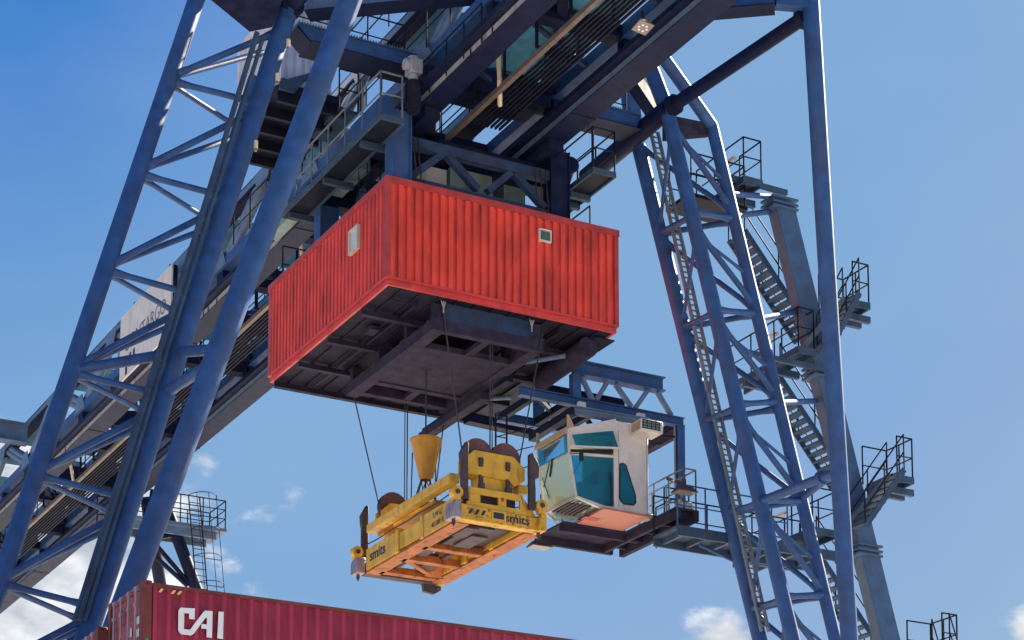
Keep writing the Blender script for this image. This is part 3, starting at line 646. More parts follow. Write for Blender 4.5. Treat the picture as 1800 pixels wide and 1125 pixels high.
# ---- cab carrier: the blue truss under the right side of the trolley
YC = 45.95
def cb_(px, py, Y=YC): return Y_(px, py, Y)
ub0, ub1 = cb_(1005, 650), cb_(1162, 677)
zU = (cb_(1021, 638).z+cb_(1163, 664).z)/2; zUb = cb_(1163, 690).z
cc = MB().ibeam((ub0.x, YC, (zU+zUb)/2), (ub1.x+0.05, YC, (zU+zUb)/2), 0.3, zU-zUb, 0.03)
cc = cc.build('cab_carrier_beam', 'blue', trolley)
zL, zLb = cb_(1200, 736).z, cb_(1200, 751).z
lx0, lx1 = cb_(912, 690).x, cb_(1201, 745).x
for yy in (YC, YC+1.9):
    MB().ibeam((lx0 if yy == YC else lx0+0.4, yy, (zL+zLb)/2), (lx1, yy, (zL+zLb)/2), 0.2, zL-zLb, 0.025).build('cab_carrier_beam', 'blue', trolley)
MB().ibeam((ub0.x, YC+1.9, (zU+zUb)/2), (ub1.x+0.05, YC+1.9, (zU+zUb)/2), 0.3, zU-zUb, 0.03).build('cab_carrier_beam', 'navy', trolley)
for x, w_ in ((cb_(1011, 680).x, 0.24),):
    for yy in (YC, YC+1.9): MB().box(x-w_/2, x+w_/2, yy-0.1, yy+0.1, zL+0.002, zUb-0.002).build('carrier_post', 'blue', trolley)
for p, q in (((1022, 663), (1042, 704)), ((1048, 704), (1066, 674)), ((1082, 676), (1110, 716)), ((1116, 718), (1140, 684)), ((1156, 690), (1180, 731))):
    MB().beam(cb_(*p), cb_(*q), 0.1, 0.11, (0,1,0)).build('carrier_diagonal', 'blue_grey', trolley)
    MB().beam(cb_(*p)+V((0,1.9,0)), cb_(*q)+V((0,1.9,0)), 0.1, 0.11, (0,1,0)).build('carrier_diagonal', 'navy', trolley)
for x in (lx0+0.5, lx0+1.5, lx0+2.4, lx0+3.4, lx1-0.1):
    MB().box(x-0.07, x+0.07, YC+0.12, YC+1.78, zLb+0.02, zL-0.02).build('carrier_cross_beam', 'navy', trolley)
MB().beam((lx0+0.5, YC+0.1, zLb+0.15), (lx0+2.4, YC+1.8, zLb+0.15), 0.1, 0.1).build('carrier_cross_beam', 'navy', trolley)
# lower secondary beam with the cab rails
MB().ibeam(Y_(1010, 722, 45.4), Y_(1140, 743, 45.4), 0.18, 0.2, 0.02).build('cab_rail', 'blue_grey', trolley)
MB().beam(Y_(1010, 722, 45.4), Z_(935, 770, Y_(1010, 722, 45.4).z), 0.2, 0.2).build('cab_rail', 'navy', trolley)
MB().beam((lx1-0.1, YC, zLb-0.12), (lx1-0.1, YC+2.9, zLb-0.12), 0.2, 0.2).build('cab_rail', 'under', trolley)
hang = MB().ibeam((lx1-0.12, YC, zLb-0.005), (lx1-0.12, YC, 18.35), 0.22, 0.18, 0.02, (0,1,0)).build('hanger_post', 'blue', trolley)
MB().box(lx1-0.28, lx1-0.25, YC-0.03, YC+0.03, 18.8, zLb).build('cable_pipe', 'galv', hang)
for x in (lx0+0.25,):
    mb = MB()
    for dx in (-0.16, 0.16): mb.tube((x+dx, YC+1.4, zLb), (x+dx, YC+1.4, 17.9), 0.025, 8)
    for k in range(12): z = 18.0+k*0.28; mb.tube((x-0.16, YC+1.4, z), (x+0.16, YC+1.4, z), 0.015, 6)
    for k in range(6): z = 18.0+k*0.5; mb.tube((x-0.16, YC+1.4, z), (x+0.5, YC+0.6, z+0.12), 0.014, 6)
    mb.build('ladder', 'dark', trolley)
# hanging carrier beam left part (dark beams at the back)
MB().beam(Z_(820, 735, 21.5), Z_(942, 762, 21.5), 0.3, 0.25).build('carrier_cross_beam', 'navy', trolley)
MB().box(24.6, 24.85, 47.0, 50.6, 21.3, 21.5).build('carrier_cross_beam', 'under', trolley)
MB().box(24.9, 25.1, 46.2, 51.0, 21.55, 21.8).build('carrier_cross_beam', 'navy', trolley)
# hoist machinery on the trolley above the roof
MB().tube((21.4, 47.4, 26.0), (24.9, 47.4, 26.0), 0.36, 24).build('rope_drum', 'steel', trolley)
MB().tube((22.9, 46.0, 26.3), (24.4, 46.0, 26.3), 0.2, 18).build('drive_shaft', 'dark', trolley)
MB().box(24.3, 24.9, 45.2, 46.2, 25.35, 26.3).build('hoist_gearbox', 'gbox', trolley)
for k, xx in enumerate((21.3, 21.42, 24.6, 24.75, 24.9)):
    MB().poly([V((xx, 44.15, 26.25)), V((xx, 44.1, 25.7)), V((xx+0.06, 44.12, 25.35)), V((xx+0.05, 44.15, 25.05))], 0.018, 6).build('cable', 'rubber', trolley)
railing([(21.2, 44.0, 26.9), (21.2, 40.5, 26.9)], 0.9, 0.9, 0.02).build('inner_railing', 'dark', trolley)
# junction boxes and cable runs on the truss
for y in (40.5, 47.0, 52.3, 58.6, 66.0):
    MB().box(21.32, 21.36, y, y+0.5, 28.35, 28.9).build('junction_box', 'gbox', crane)
for k in range(3): MB().box(22.1+k*0.1, 22.15+k*0.1, Y0, Y1, 28.62, 28.67).build('cable_run', 'rubber', crane)
for y in (34.0, 37.2, 40.4, 43.0, 53.2, 56.5, 59.9, 63.2, 66.5, 70):
    MB().beam((21.8, y, 27.95), (24.75, y+1.6, 27.95), 0.1, 0.1).build('plan_brace', 'steel', crane)
    MB().beam((24.75, y, 28.3), (21.8, y+1.6, 28.3), 0.08, 0.08).build('plan_brace', 'steel', crane)
railing([(21.25, 38.0, 29.72), (21.25, 48.0, 29.72)], 1.0, 1.3, 0.022).build('hand_rail', 'dark', crane)
railing([(21.3, 41.0, 28.22), (21.3, 56.0, 28.22)], 0.95, 1.2, 0.02).build('hand_rail', 'dark', crane)
# cab platform
zp = 18.2
mb = MB(); mb.box(26.6, 29.1, 46.3, 47.6, zp-0.05, zp); mb.box(26.5, 28.8, 47.5, 47.62, zp-0.26, zp-0.052); mb.box(28.45, 29.15, 43.95, 46.28, zp-0.05, zp)
mb.box(28.98, 29.12, 43.9, 47.5, zp-0.3, zp-0.052); mb.box(28.5, 28.6, 43.9, 47.5, zp-0.25, zp-0.052); mb.box(26.6, 28.9, 46.4, 46.5, zp-0.22, zp-0.052)
for k in range(5): y = 44.1+k*0.75; mb.box(28.61, 28.97, y, y+0.08, zp-0.2, zp-0.052)
mb.box(29.16, 29.95, 45.6, 46.2, zp-0.1, zp)
plat = mb.build('cab_platform', 'under', trolley)
mb = railing([(28.75, 46.1, zp), (28.75, 44.0, zp), (29.1, 44.0, zp), (29.1, 47.4, zp), (26.65, 47.55, zp)], 1.05, 0.7, 0.022)
mb.build('hand_rail', 'galv', plat)
railing([(29.2, 45.62, zp), (29.95, 45.62, zp), (29.95, 47.2, zp)], 1.1, 0.5, 0.022, (0.33, 0.66)).build('hand_rail', 'dark', plat)
MB().tube((28.62, 44.1, zp+0.14), (29.0, 44.1, zp+0.14), 0.1, 14).box(28.55, 29.05, 44.02, 44.2, zp+0.003, zp+0.06).build('winch', 'motor', plat)

# ================================================================= OPERATOR CAB
YK = 45.15
cab = thing('operator_cab', 'white crane operator cab with teal windows and sloping glazed front above the spreader', 'crane cab', (27.6, 46.2, 18.3))
def k_(x, y): return Y_(x, y, YK)
A, B_, Cc, D_, E_ = k_(998.5, 757), k_(1000.5, 797), k_(1012.8, 873), k_(1062, 895), k_(1141, 906)
zA, zB, zCc, zD = A.z, B_.z, Cc.z, D_.z
A2, B2, C2, D2 = Z_(945, 789, zA), Z_(947.4, 824, zB), Z_(958.6, 902, zCc), Z_(994, 929, zD)
E2 = V((E_.x, D2.y, zD)); E_ = V((E_.x, YK, zD))
G = k_(1141, 750); G = V((E_.x, YK, G.z)); G2 = V((E_.x, D2.y-0.1, G.z))
yb = A2.y
K = k_(1082, 800).x
# rear body
mb = MB(); mb.hexa([(K, YK, zD), (E_.x, YK, zD), (E_.x, D2.y, zD), (K, D2.y, zD)], [(K, YK, G.z), (E_.x, YK, G.z), (E_.x, D2.y-0.25, G.z), (K, D2.y-0.25, G.z)])
body = mb.build('body', 'cab', cab, 0.025)
# roof over the front
mb = MB(); rz = G.z+0.005
mb.hexa([A+V((-0.02,-0.02,0)), V((K+0.01, YK-0.02, zA+0.02)), V((K+0.01, D2.y-0.2, zA+0.02)), A2+V((-0.02,0.02,0))], [A+V((0.02,-0.02,0.07)), V((K+0.01, YK-0.02, rz+0.03)), V((K+0.01, D2.y-0.2, rz+0.03)), A2+V((0.02,0.02,0.07))])
mb.build('roof', 'cab', cab)
mb = MB(); mb.beam(A+V((-0.03,-0.02,0.02)), A2+V((-0.03,0.02,0.02)), 0.1, 0.12)
mb.plate([A+V((-0.02,0.0,0.08)), A+V((0.22,0.0,0.08)), A+V((0.02,0.0,0.42)), A+V((-0.02,0.0,0.42))], (0,0.04,0)); mb.plate([A2+V((-0.02,0.0,0.08)), A2+V((0.08,0.0,0.08)), A2+V((0.04,0.0,0.42)), A2+V((-0.02,0.0,0.42))], (0,0.04,0))
mb.build('visor', 'cabtrim', cab)
# frame members
fr = MB(); fw = 0.05
for p, q in ((A, B_), (B_, Cc), (Cc, D_), (A2, B2), (B2, C2), (C2, D2), (B_, B2), (Cc, C2), (D_, D2)): fr.beam(p, q, fw, fw)
fr.beam(B_+V((0,0,0)), V((K, YK, k_(1080, 803).z)), 0.05, 0.06)
fr.beam(V((K-0.02, YK+0.02, zA)), V((K-0.02, YK+0.02, zD)), 0.08, 0.08)
fr.beam(D_, V((K, YK, zD+0.04)), 0.06, 0.08)
fr.plate([Cc+V((0,0,-0.02)), D_+V((0,0,-0.03)), V((K, YK, zD-0.02)), V((K, YK, zD+0.1)), D_+V((-0.02,0,0.1)), Cc+V((0.03,0,0.03))], (0,0.05,0))
fr.build('frame', 'cab', cab)
def pane(name, pts, n, m, t=0.012, ins=0.0): return MB().plate(pts, V(n)*t).build(name, m, cab)
ny = (0, 1, 0)
pane('front_window', [B_+V((0,0.03,-0.02)), B2+V((0,-0.03,-0.02)), C2+V((0,-0.03,0.03)), Cc+V((0,0.03,0.03))], (1,0,0), 'glasspale')
pane('upper_front_window', [A+V((0,0.03,0)), A2+V((0,-0.03,0)), B2+V((0,-0.03,0.02)), B_+V((0,0.03,0.02))], (1,0,0), M['glassupper'] if 'glassupper' in M else 'glassteal')
pane('floor_window', [Cc+V((0.02,0.03,0)), C2+V((0.02,-0.03,0)), D2+V((0,-0.03,0)), D_+V((0,0.03,0))], (0,0,1), 'glassfloor')
sw = pane('side_window', [k_(1003, 800)+V((0,0.01,0)), k_(1079, 804)+V((0,0.01,0)), k_(1080, 888)+V((0,0.01,0)), k_(1063, 888)+V((0,0.01,0)), k_(1015, 872)+V((0,0.01,0))], ny, 'glassteal')
# tilted hopper window above it
hp = [k_(1001.6, 763), k_(1078, 756), k_(1083, 791), k_(1004.6, 788)]
for i in (0, 1): hp[i] = hp[i]+V((0, -0.02, 0))
for i in (2, 3): hp[i] = hp[i]+V((0, -0.16, 0))
mb = MB()
for i in range(4): mb.beam(hp[i], hp[(i+1) % 4], 0.045, 0.045)
hw = mb.build('hopper_window', 'cab', cab)
MB().plate([hp[0], hp[1], hp[2], hp[3]], (0, 0.01, 0)).build('pane', 'glassteal', hw)
MB().plate([k_(1003, 789)+V((0,0.02,0)), k_(1081, 790)+V((0,0.02,0)), k_(1079, 797)+V((0,0.02,0)), k_(1003, 794)+V((0,0.02,0))], (0,0.02,0)).build('dark_gap', 'rubber', cab)
dw = [k_(*p)+V((0,-0.012,0)) for p in ((1089.5, 816), (1096, 815), (1100, 819), (1116.5, 871), (1117, 884), (1113, 888), (1096, 886), (1091, 881), (1088.5, 874))]
rim = MB(); n = len(dw)
for i in range(n): rim.tube(dw[i], dw[(i+1) % n], 0.018, 8)
rm = rim.build('door_window', 'rubber', cab)
MB().plate(dw, (0, 0.01, 0)).build('pane', 'glassteal', rm)
MB().box(K+0.085, K+0.09, YK-0.012, YK-0.003, zD+0.1, G.z-0.25).box(K+0.92, K+0.925, YK-0.012, YK-0.003, zD+0.1, G.z-0.3).build('door_seam', 'inkgrey', cab)
# wipers, mirror
MB().tube(k_(1075, 890)+V((0,-0.03,0)), k_(1071, 832)+V((0,-0.03,0)), 0.014, 6).tube(k_(1071, 832)+V((0.03,-0.03,0)), k_(1074, 872)+V((0.03,-0.03,0)), 0.008, 6).build('wiper', 'rubber', cab)
fb = lambda s, t: (B_.lerp(B2, s)).lerp(Cc.lerp(C2, s), t)+V((-0.03, 0, 0))
MB().tube(fb(0.62, 0.0), fb(0.9, 0.45), 0.014, 6).tube(fb(0.9, 0.25), fb(0.78, 0.75), 0.012, 6).tube(fb(0.5, -0.05), fb(0.66, 0.3), 0.03, 6).build('wiper', 'rubber', cab)
mp_ = k_(1013, 806)+V((0,-0.25,0)); MB().box(mp_.x-0.05, mp_.x+0.05, mp_.y-0.03, mp_.y+0.03, mp_.z-0.13, mp_.z+0.1).tube(mp_+V((0,0,0.05)), B_+V((0,0,0)), 0.01, 6).tube(mp_+V((0,0,-0.1)), B_.lerp(Cc, 0.5), 0.01, 6).build('mirror', 'rubber', cab, 0.015)
# salmon floor
fz = zD-0.03
mb = MB(); mb.plate([Z_(985, 933, fz), Z_(1063, 946, fz), Z_(1143, 906, fz), Z_(1061, 891, fz)], (0, 0, -0.05)); fl = mb.build('floor_pan', 'cabfloor', cab)
c = Z_(1038, 912, fz-0.055); MB().box(c.x-0.22, c.x+0.22, c.y-0.12, c.y+0.12, fz-0.06, fz-0.052).build('hatch', 'redtrim', fl)
MB().box(E_.x-0.1, E_.x+0.1, YK-0.08, YK+0.15, zD-0.1, zD+0.06).build('foot_bracket', 'motor', cab, 0.02)
# interior: seat, consoles, hand lever, rear panel
seat = MB(); sx, syy, sz = K-0.35, 46.2, zD+0.1
seat.box(sx-0.25, sx+0.25, syy-0.25, syy+0.25, sz+0.35, sz+0.47); seat.box(sx+0.2, sx+0.32, syy-0.25, syy+0.25, sz+0.47, sz+1.15); seat.box(sx-0.1, sx+0.1, syy-0.1, syy+0.1, sz-0.1, sz+0.35)
seat.build('seat', 'dark', cab, 0.03)
for yy in (45.6, 46.75): MB().box(sx-0.55, sx+0.2, yy-0.13, yy+0.13, sz+0.1, sz+0.62).build('console', 'cab', cab, 0.02)
MB().box(K-0.04, K-0.012, YK+0.1, D2.y-0.3, zD+0.05, G.z-0.1).build('inner_panel', 'gbox', cab)
fg = MB()
for k in range(6): fg.box(sx-0.95+k*0.12, sx-0.9+k*0.12, 45.25, 46.1, zD+0.03, zD+0.08)
fg.build('foot_grille', 'rustdark', cab)
# air conditioner on the side of the cab
acp = k_(1114, 749); acz0, acz1 = k_(1114, 772).z+0.06, k_(1114, 749).z+0.03
ax0, ax1 = K+0.42, K+1.08; ay0 = YK-0.55
ac = thing('air_conditioner', 'boxy beige air conditioner with a barred grille fixed high on the cab side', 'air conditioner', (ax0+0.3, YK-0.3, acz0))
MB().box(ax0, ax1, ay0, YK-0.003, acz0, acz1).build('casing', 'cab', ac, 0.02)
mb = MB(); mb.box(ax0+0.03, ax1-0.1, ay0-0.012, ay0-0.004, acz0+0.05, acz1-0.03); mb.build('grille', 'gbox', ac)
mb = MB()
for k in range(5): x = lerp(ax0+0.05, ax1-0.12, k/4); mb.box(x-0.008, x+0.008, ay0-0.022, ay0-0.013, acz0+0.05, acz1-0.03)
for k in range(4): z = lerp(acz0+0.06, acz1-0.05, k/3); mb.box(ax0+0.03, ax1-0.1, ay0-0.03, ay0-0.023, z-0.006, z+0.006)
mb.build('grille_bars', 'dark', ac)
MB().box(ax0-0.012, ax0-0.003, ay0+0.04, YK-0.1, acz0+0.05, acz1-0.05).build('side_louvre', 'cabtrim', ac)
mb = MB().poly([(ax1, YK-0.5, acz0-0.05), (ax1+0.35, YK-0.5, acz0+0.0), (ax1+0.35, YK+0.1, acz0), (ax1, YK+0.1, acz0-0.05)], 0.03, 8); mb.build('bracket', 'dark', ac)

# ================================================================= SPREADER
spr = thing('container_spreader', 'yellow container spreader with headblock and sheaves hanging from wire ropes', 'spreader', (23.6, 47, 17))
SX0, SX1, SY0, SY1, SZ = 22.42, 24.74, 44.15, 49.75, 17.07
def sl(a, b, y, z0, z1):   # side plate outline helper
    return [(a, y, z0), (b, y, z0), (b, y, z1), (a, y, z1)]
# two telescopic side beams
for x, first in ((SX0+0.12, True), (SX1-0.3, False)):
    mb = MB(); w_ = 0.3; z0, z1 = SZ+0.06, SZ+0.62
    mb.box(x, x+w_, SY0+0.35, 46.1, z0, z1); mb.box(x+0.03, x+w_-0.03, 46.1, 47.6, z0+0.06, z1-0.06); mb.box(x, x+w_, 47.6, SY1-0.35, z0, z1)
    for y in (46.1, 47.5): mb.box(x-0.03, x+w_+0.03, y-0.06, y+0.12, z0-0.02, z1+0.02)
    bo = mb.build('side_beam', 'yellow', spr, 0.015)
    mb = MB(); mb.box(x+0.02, x+w_+0.12, SY0+0.3, SY1-0.3, z0-0.06, z0-0.002); mb.build('bottom_flange', 'orange', bo)
    if first:
        text('maker_lettering', 'smits', (x-0.001, 49.15, z0+0.17), (0,-1,0), (0,0,1), 0.27, 'ink', bo, 0.006, 0.92, 0.02)
        text('load_lettering', 'S.W.L.', (x-0.001, 45.55, z0+0.33), (0,-1,0), (0,0,1), 0.13, 'ink', bo, 0.006, 0.5, 0.01)
        text('load_lettering', '40.000 K', (x-0.001, 45.62, z0+0.1), (0,-1,0), (0,0,1), 0.13, 'ink', bo, 0.006, 0.68, 0.01)
        MB().tube((x-0.008, 49.5, z0+0.28), (x-0.001, 49.5, z0+0.28), 0.06, 14).build('emblem', 'inkgrey', bo)
# inner structure
mb = MB(); mb.box(SX0+0.45, SX1-0.33, 44.5, 46.9, SZ+0.2, SZ+0.55); mb.box(SX0+0.8, SX1-0.9, 44.8, 46.4, SZ+0.08, SZ+0.19); mb.build('machinery_tray', 'rustdark', spr)
for y in (46.7, 47.9, 49.2): MB().box(SX0+0.44, SX1-0.32, y-0.12, y+0.12, SZ+0.0, SZ+0.18).build('cross_brace', 'orange', spr)
mb = MB(); mb.beam((SX0+0.5, 47.95, SZ+0.08), (SX1-0.4, 49.1, SZ+0.08), 0.14, 0.1)
mb.build('cross_brace', 'orange', spr)
mb = MB(); mb.plate([(SX1-0.75, 48.9, SZ+0.0), (SX1-0.15, 48.9, SZ+0.0), (SX1-0.15, 48.2, SZ+0.55), (SX1-0.75, 48.2, SZ+0.55)], (0, 0.05, 0)); mb.build('gusset', 'orange', spr)
# end beams
mb = MB(); mb.plate([(SX0+0.14, SY0, SZ+0.02), (SX1-0.08, SY0, SZ+0.02), (SX1-0.08, SY0, SZ+0.33), (SX0+0.14, SY0, SZ+0.40)], (0, 0.3, 0))
eb = mb.build('end_beam', 'yellowworn', spr, 0.012)
text('maker_lettering', 'smits', (SX1-0.97, SY0-0.002, SZ+0.11), (1,0,0.0), (0,0,1), 0.2, 'ink', eb, 0.006, 0.66, 0.02)
mb = MB(); mb.box(SX0+0.98, SX0+1.36, SY0-0.03, SY0-0.002, SZ+0.1, SZ+0.33); cbx = mb.build('signal_box', 'yellow', eb)
MB().box(SX0+1.02, SX0+1.3, SY0-0.04, SY0-0.031, SZ+0.14, SZ+0.29).build('window', 'ink', cbx)
hz = MB()
for k in range(3): hz.plate([(SX0+0.35+k*0.17, SY0-0.004, SZ+0.17), (SX0+0.43+k*0.17, SY0-0.004, SZ+0.17), (SX0+0.5+k*0.17, SY0-0.004, SZ+0.3), (SX0+0.42+k*0.17, SY0-0.004, SZ+0.3)], (0, 0.003, 0))
hz.build('hazard_marks', 'ink', eb)
MB().box(SX0+0.14, SX1-0.08, SY1-0.3, SY1, SZ+0.0, SZ+0.3).build('end_beam', 'rustdark', spr, 0.012)
# head plate with two windows (built as bars around the openings)
hx0, hx1, hz0, hz1 = SX0+0.42, SX1-0.4, SZ+0.40, SZ+0.86; yh = SY0+0.06
mb = MB(); t_ = (0, 0.06, 0)
def q4(a, b, c, d2): mb.plate([(a, yh, b), (c, yh, b), (c, yh, d2), (a, yh, d2)], t_)
q4(hx0-0.06, hz0-0.04, hx1+0.05, hz0+0.1)
q4(hx0, hz1-0.16, hx1-0.1, hz1)
wz0, wz1 = hz0+0.1, hz1-0.16
q4(hx0, wz0, hx0+0.3, wz1); q4(hx0+0.78, wz0, hx0+1.0, wz1)
mb.plate([(hx1-0.14, yh, wz0), (hx1+0.05, yh, wz0), (hx1-0.1, yh, wz1), (hx1-0.14, yh, wz1)], t_)
MB().box(hx0, hx1-0.1, yh+0.3, yh+0.36, hz0, hz1).build('head_back_plate', 'rustdark', spr)
mb.plate([(hx1+0.06, yh, hz0-0.04), (hx1+0.3, yh, hz0-0.04), (hx1+0.3, yh, hz0), (hx1-0.1, yh, hz1)], t_)
mb.build('head_plate', 'yellow', spr, 0.008)
MB().tube((hx0+0.89, yh-0.01, hz0+0.26), (hx0+0.89, yh+0.02, hz0+0.26), 0.05, 14).build('signal_lens', 'redtrim', spr)
# pedestals carrying the headblock
for yy in (44.45, 49.0):
    mb = MB(); mb.plate([(23.05, yy, hz1-0.02), (24.25, yy, hz1-0.02), (24.1, yy, hz1+0.12), (24.1, yy, hz1+0.42), (23.2, yy, hz1+0.42), (23.2, yy, hz1+0.12)], (0, 0.4, 0)); mb.build('pedestal', 'yellow', spr, 0.01)
# headblock: end plates, sheaves, long bars
HB = ((44.35, 1), (49.05, 0))
for yy, near in HB:
    hbz = 18.3
    pts = [(22.82, hbz), (22.82, hbz+0.38), (23.04, hbz+0.6), (24.1, hbz+0.6), (24.42, hbz+0.34), (24.42, hbz+0.03), (24.12, hbz-0.14), (24.0, hbz-0.02)]
    mb = MB(); mb.plate([(x, yy, z) for x, z in pts], (0, 0.09, 0)); mb.plate([(x, yy+0.36, z) for x, z in pts], (0, 0.07, 0))
    mb.plate([(x, yy+0.091, z) for x, z in [pts[0], (22.82, hbz+0.06), (24.42, hbz+0.09), pts[5], pts[6], pts[7]]], (0, 0.268, 0))
    hb = mb.build('headblock', 'yellow', spr, 0.012)
    for x in (23.22, 23.97):
        MB().lathe((x, yy+0.13, hbz+0.55), [(0.05, 0), (0.40, 0), (0.40, 0.03), (0.34, 0.07), (0.34, 0.11), (0.40, 0.15), (0.40, 0.18), (0.05, 0.18)], 36, (0, 1, 0)).build('sheave', 'sheave', hb)
    for x in (23.2, 23.93):
        mb = MB(); mb.box(x-0.05, x+0.07, yy-0.05, yy-0.002, hbz+0.2, hbz+0.42); mb.tube((x, yy-0.07, hbz+0.34), (x, yy-0.05, hbz+0.34), 0.06, 12); mb.build('locking_pin', 'rustdark', hb, 0.01); mb = MB()
        mb.box(x-0.05, x+0.06, yy-0.06, yy-0.002, hbz-0.22, hbz-0.04); mb.box(x-0.03, x+0.03, yy-0.04, yy-0.002, hbz-0.06, hbz+0.0); mb.box(x-0.06, x+0.08, yy-0.1, yy+0.02, hbz-0.42, hbz-0.21)
        mb.build('chain_shackle', 'rustdark', hb, 0.01)
MB().box(22.5, 22.76, 44.55, 49.3, 18.09, 18.31).build('headblock_bar', 'yellow', spr, 0.015)
MB().box(24.35, 24.6, 44.55, 49.3, 18.09, 18.31).build('headblock_bar', 'yellow', spr, 0.015)
mb = MB(); mb.box(22.8, 24.33, 46.0, 48.3, 18.02, 18.1); mb.box(22.8, 24.33, 48.9, 49.25, 18.02, 18.3); mb.build('headblock_tray', 'amber', spr)
# corner housings with twistlocks, arms and flippers
for cx, cyy, sgx, sgy in ((SX0, SY0, -1, -1), (SX1, SY0, 1, -1), (SX0, SY1, -1, 1), (SX1, SY1, 1, 1)):
    mb = MB(); x0, x1 = (cx-0.1, cx+0.13) if sgx < 0 else (cx-0.09, cx+0.1)
    y0, y1 = (cyy-0.12, cyy+0.3) if sgy < 0 else (cyy-0.3, cyy+0.12)
    mb.plate([(x0, y0, SZ+0.0), (x1, y0, SZ+0.0), (x1, y0, SZ+0.42), (x0+0.05, y0, SZ+0.42), (x0, y0, SZ+0.3)], (0, y1-y0, 0))
    ch = mb.build('corner_housing', 'lock' if sgx < 0 else 'yellowworn', spr, 0.015)
    MB().tube((cx+0.02*-sgx, (y0+y1)/2, SZ), (cx+0.02*-sgx, (y0+y1)/2, SZ-0.1), 0.045, 12).tube((cx+0.02*-sgx, (y0+y1)/2, SZ-0.1), (cx+0.02*-sgx, (y0+y1)/2, SZ-0.17), 0.04, 12, 0.012).build('twistlock', 'rustdark', ch)
    # actuator knuckle
    kx = cx+0.02*-sgx; ky = cyy+(-0.02 if sgy < 0 else 0.02)
    mb = MB(); mb.tube((kx, ky-0.1, SZ+0.62), (kx, ky+0.08, SZ+0.62), 0.15, 18); mb.box(kx-0.08, kx+0.1, ky-0.07, ky+0.06, SZ+0.42, SZ+0.62)
    kn = mb.build('flipper_knuckle', 'yellow', spr)
    MB().tube((kx, ky-0.13, SZ+0.62), (kx, ky-0.1, SZ+0.62), 0.06, 14).build('pin', 'rustdark', kn)
    # raised guide flipper
    fx = kx+0.22*(-sgx) if sgx < 0 else kx-0.24
    mb = MB(); mb.box(fx-0.09, fx+0.09, ky-0.05, ky+0.05, SZ+0.5, SZ+1.3)
    if sgx < 0: pr = [(fx-0.1, SZ+1.3), (fx+0.08, SZ+1.3), (fx+0.09, SZ+1.88), (fx+0.03, SZ+1.9), (fx-0.13, SZ+1.6)]
    else: pr = [(fx-0.09, SZ+1.3), (fx+0.17, SZ+1.3), (fx+0.19, SZ+1.6), (fx+0.0, SZ+1.92), (fx-0.08, SZ+1.86)]
    mb.plate([(x, ky-0.06, z) for x, z in pr], (0, 0.12, 0))
    mb.build('guide_flipper', 'rustdark', spr, 0.01)
# far right lug
MB().plate([(SX1-0.45, SY1-0.1, SZ+0.05), (SX1-0.4, SY1-0.1, SZ-0.18), (SX1-0.1, SY1-0.1, SZ-0.22), (SX1+0.08, SY1-0.1, SZ-0.1), (SX1+0.08, SY1-0.1, SZ+0.35)], (0, 0.12, 0)).build('end_lug', 'rustdark', spr)

for (xa, xb, ya, yb2, za, zb2) in ((SX0+0.6, SX0+0.95, 44.7, 45.5, 0.0, 0.09), (SX0+1.05, SX0+1.5, 45.3, 46.3, 0.02, 0.08), (SX0+0.6, SX0+0.9, 46.9, 47.5, 0.05, 0.35), (SX0+1.2, SX0+1.6, 48.2, 48.8, 0.08, 0.4)):
    MB().box(xa, xb, ya, yb2, SZ+za, SZ+zb2).build('valve_block', 'rustdark', spr, 0.01)
MB().tube((SX0+0.8, 46.5, SZ+0.15), (SX0+0.8, 49.3, SZ+0.15), 0.06, 12).tube((SX0+1.5, 46.5, SZ+0.15), (SX0+1.5, 49.3, SZ+0.15), 0.06, 12).build('telescopic_cylinder', 'rustdark', spr)
# hydraulic hoses on the spreader
for k, (xa, xb) in enumerate(((SX0+0.55, SX0+0.9), (SX0+0.62, SX0+1.15), (SX1-0.6, SX1-0.95))):
    pts = []
    for i in range(13):
        t = i/12; pts.append(V((lerp(xa, xb, t), lerp(46.0, 44.75, t), SZ+0.62+0.5*t-0.28*math.sin(math.pi*t))))
    MB().poly(pts, 0.022, 8).build('hydraulic_hose', 'rubber', spr)
pts = [V((SX0+0.06, lerp(SY0+0.4, SY1-0.5, i/20), SZ+0.7-0.03*math.sin(math.pi*((i*3) % 20)/20))) for i in range(21)]
MB().poly(pts, 0.016, 6).build('hydraulic_hose', 'rubber', spr)
# pipes and a junction box under the machinery floor
MB().poly([V((20.9, 44.6, zf-0.1)), V((21.6, 44.6, zf-0.1)), V((21.6, 50.6, zf-0.1))], 0.03, 8).build('floor_pipe', 'dark', uf)
MB().poly([V((25.4, 44.4, zf-0.1)), V((25.4, 50.6, zf-0.1))], 0.04, 8).build('floor_pipe', 'dark', uf)
MB().box(21.2, 21.45, 46.3, 46.7, zf-0.16, zf-0.053).build('junction_box', 'under', uf)
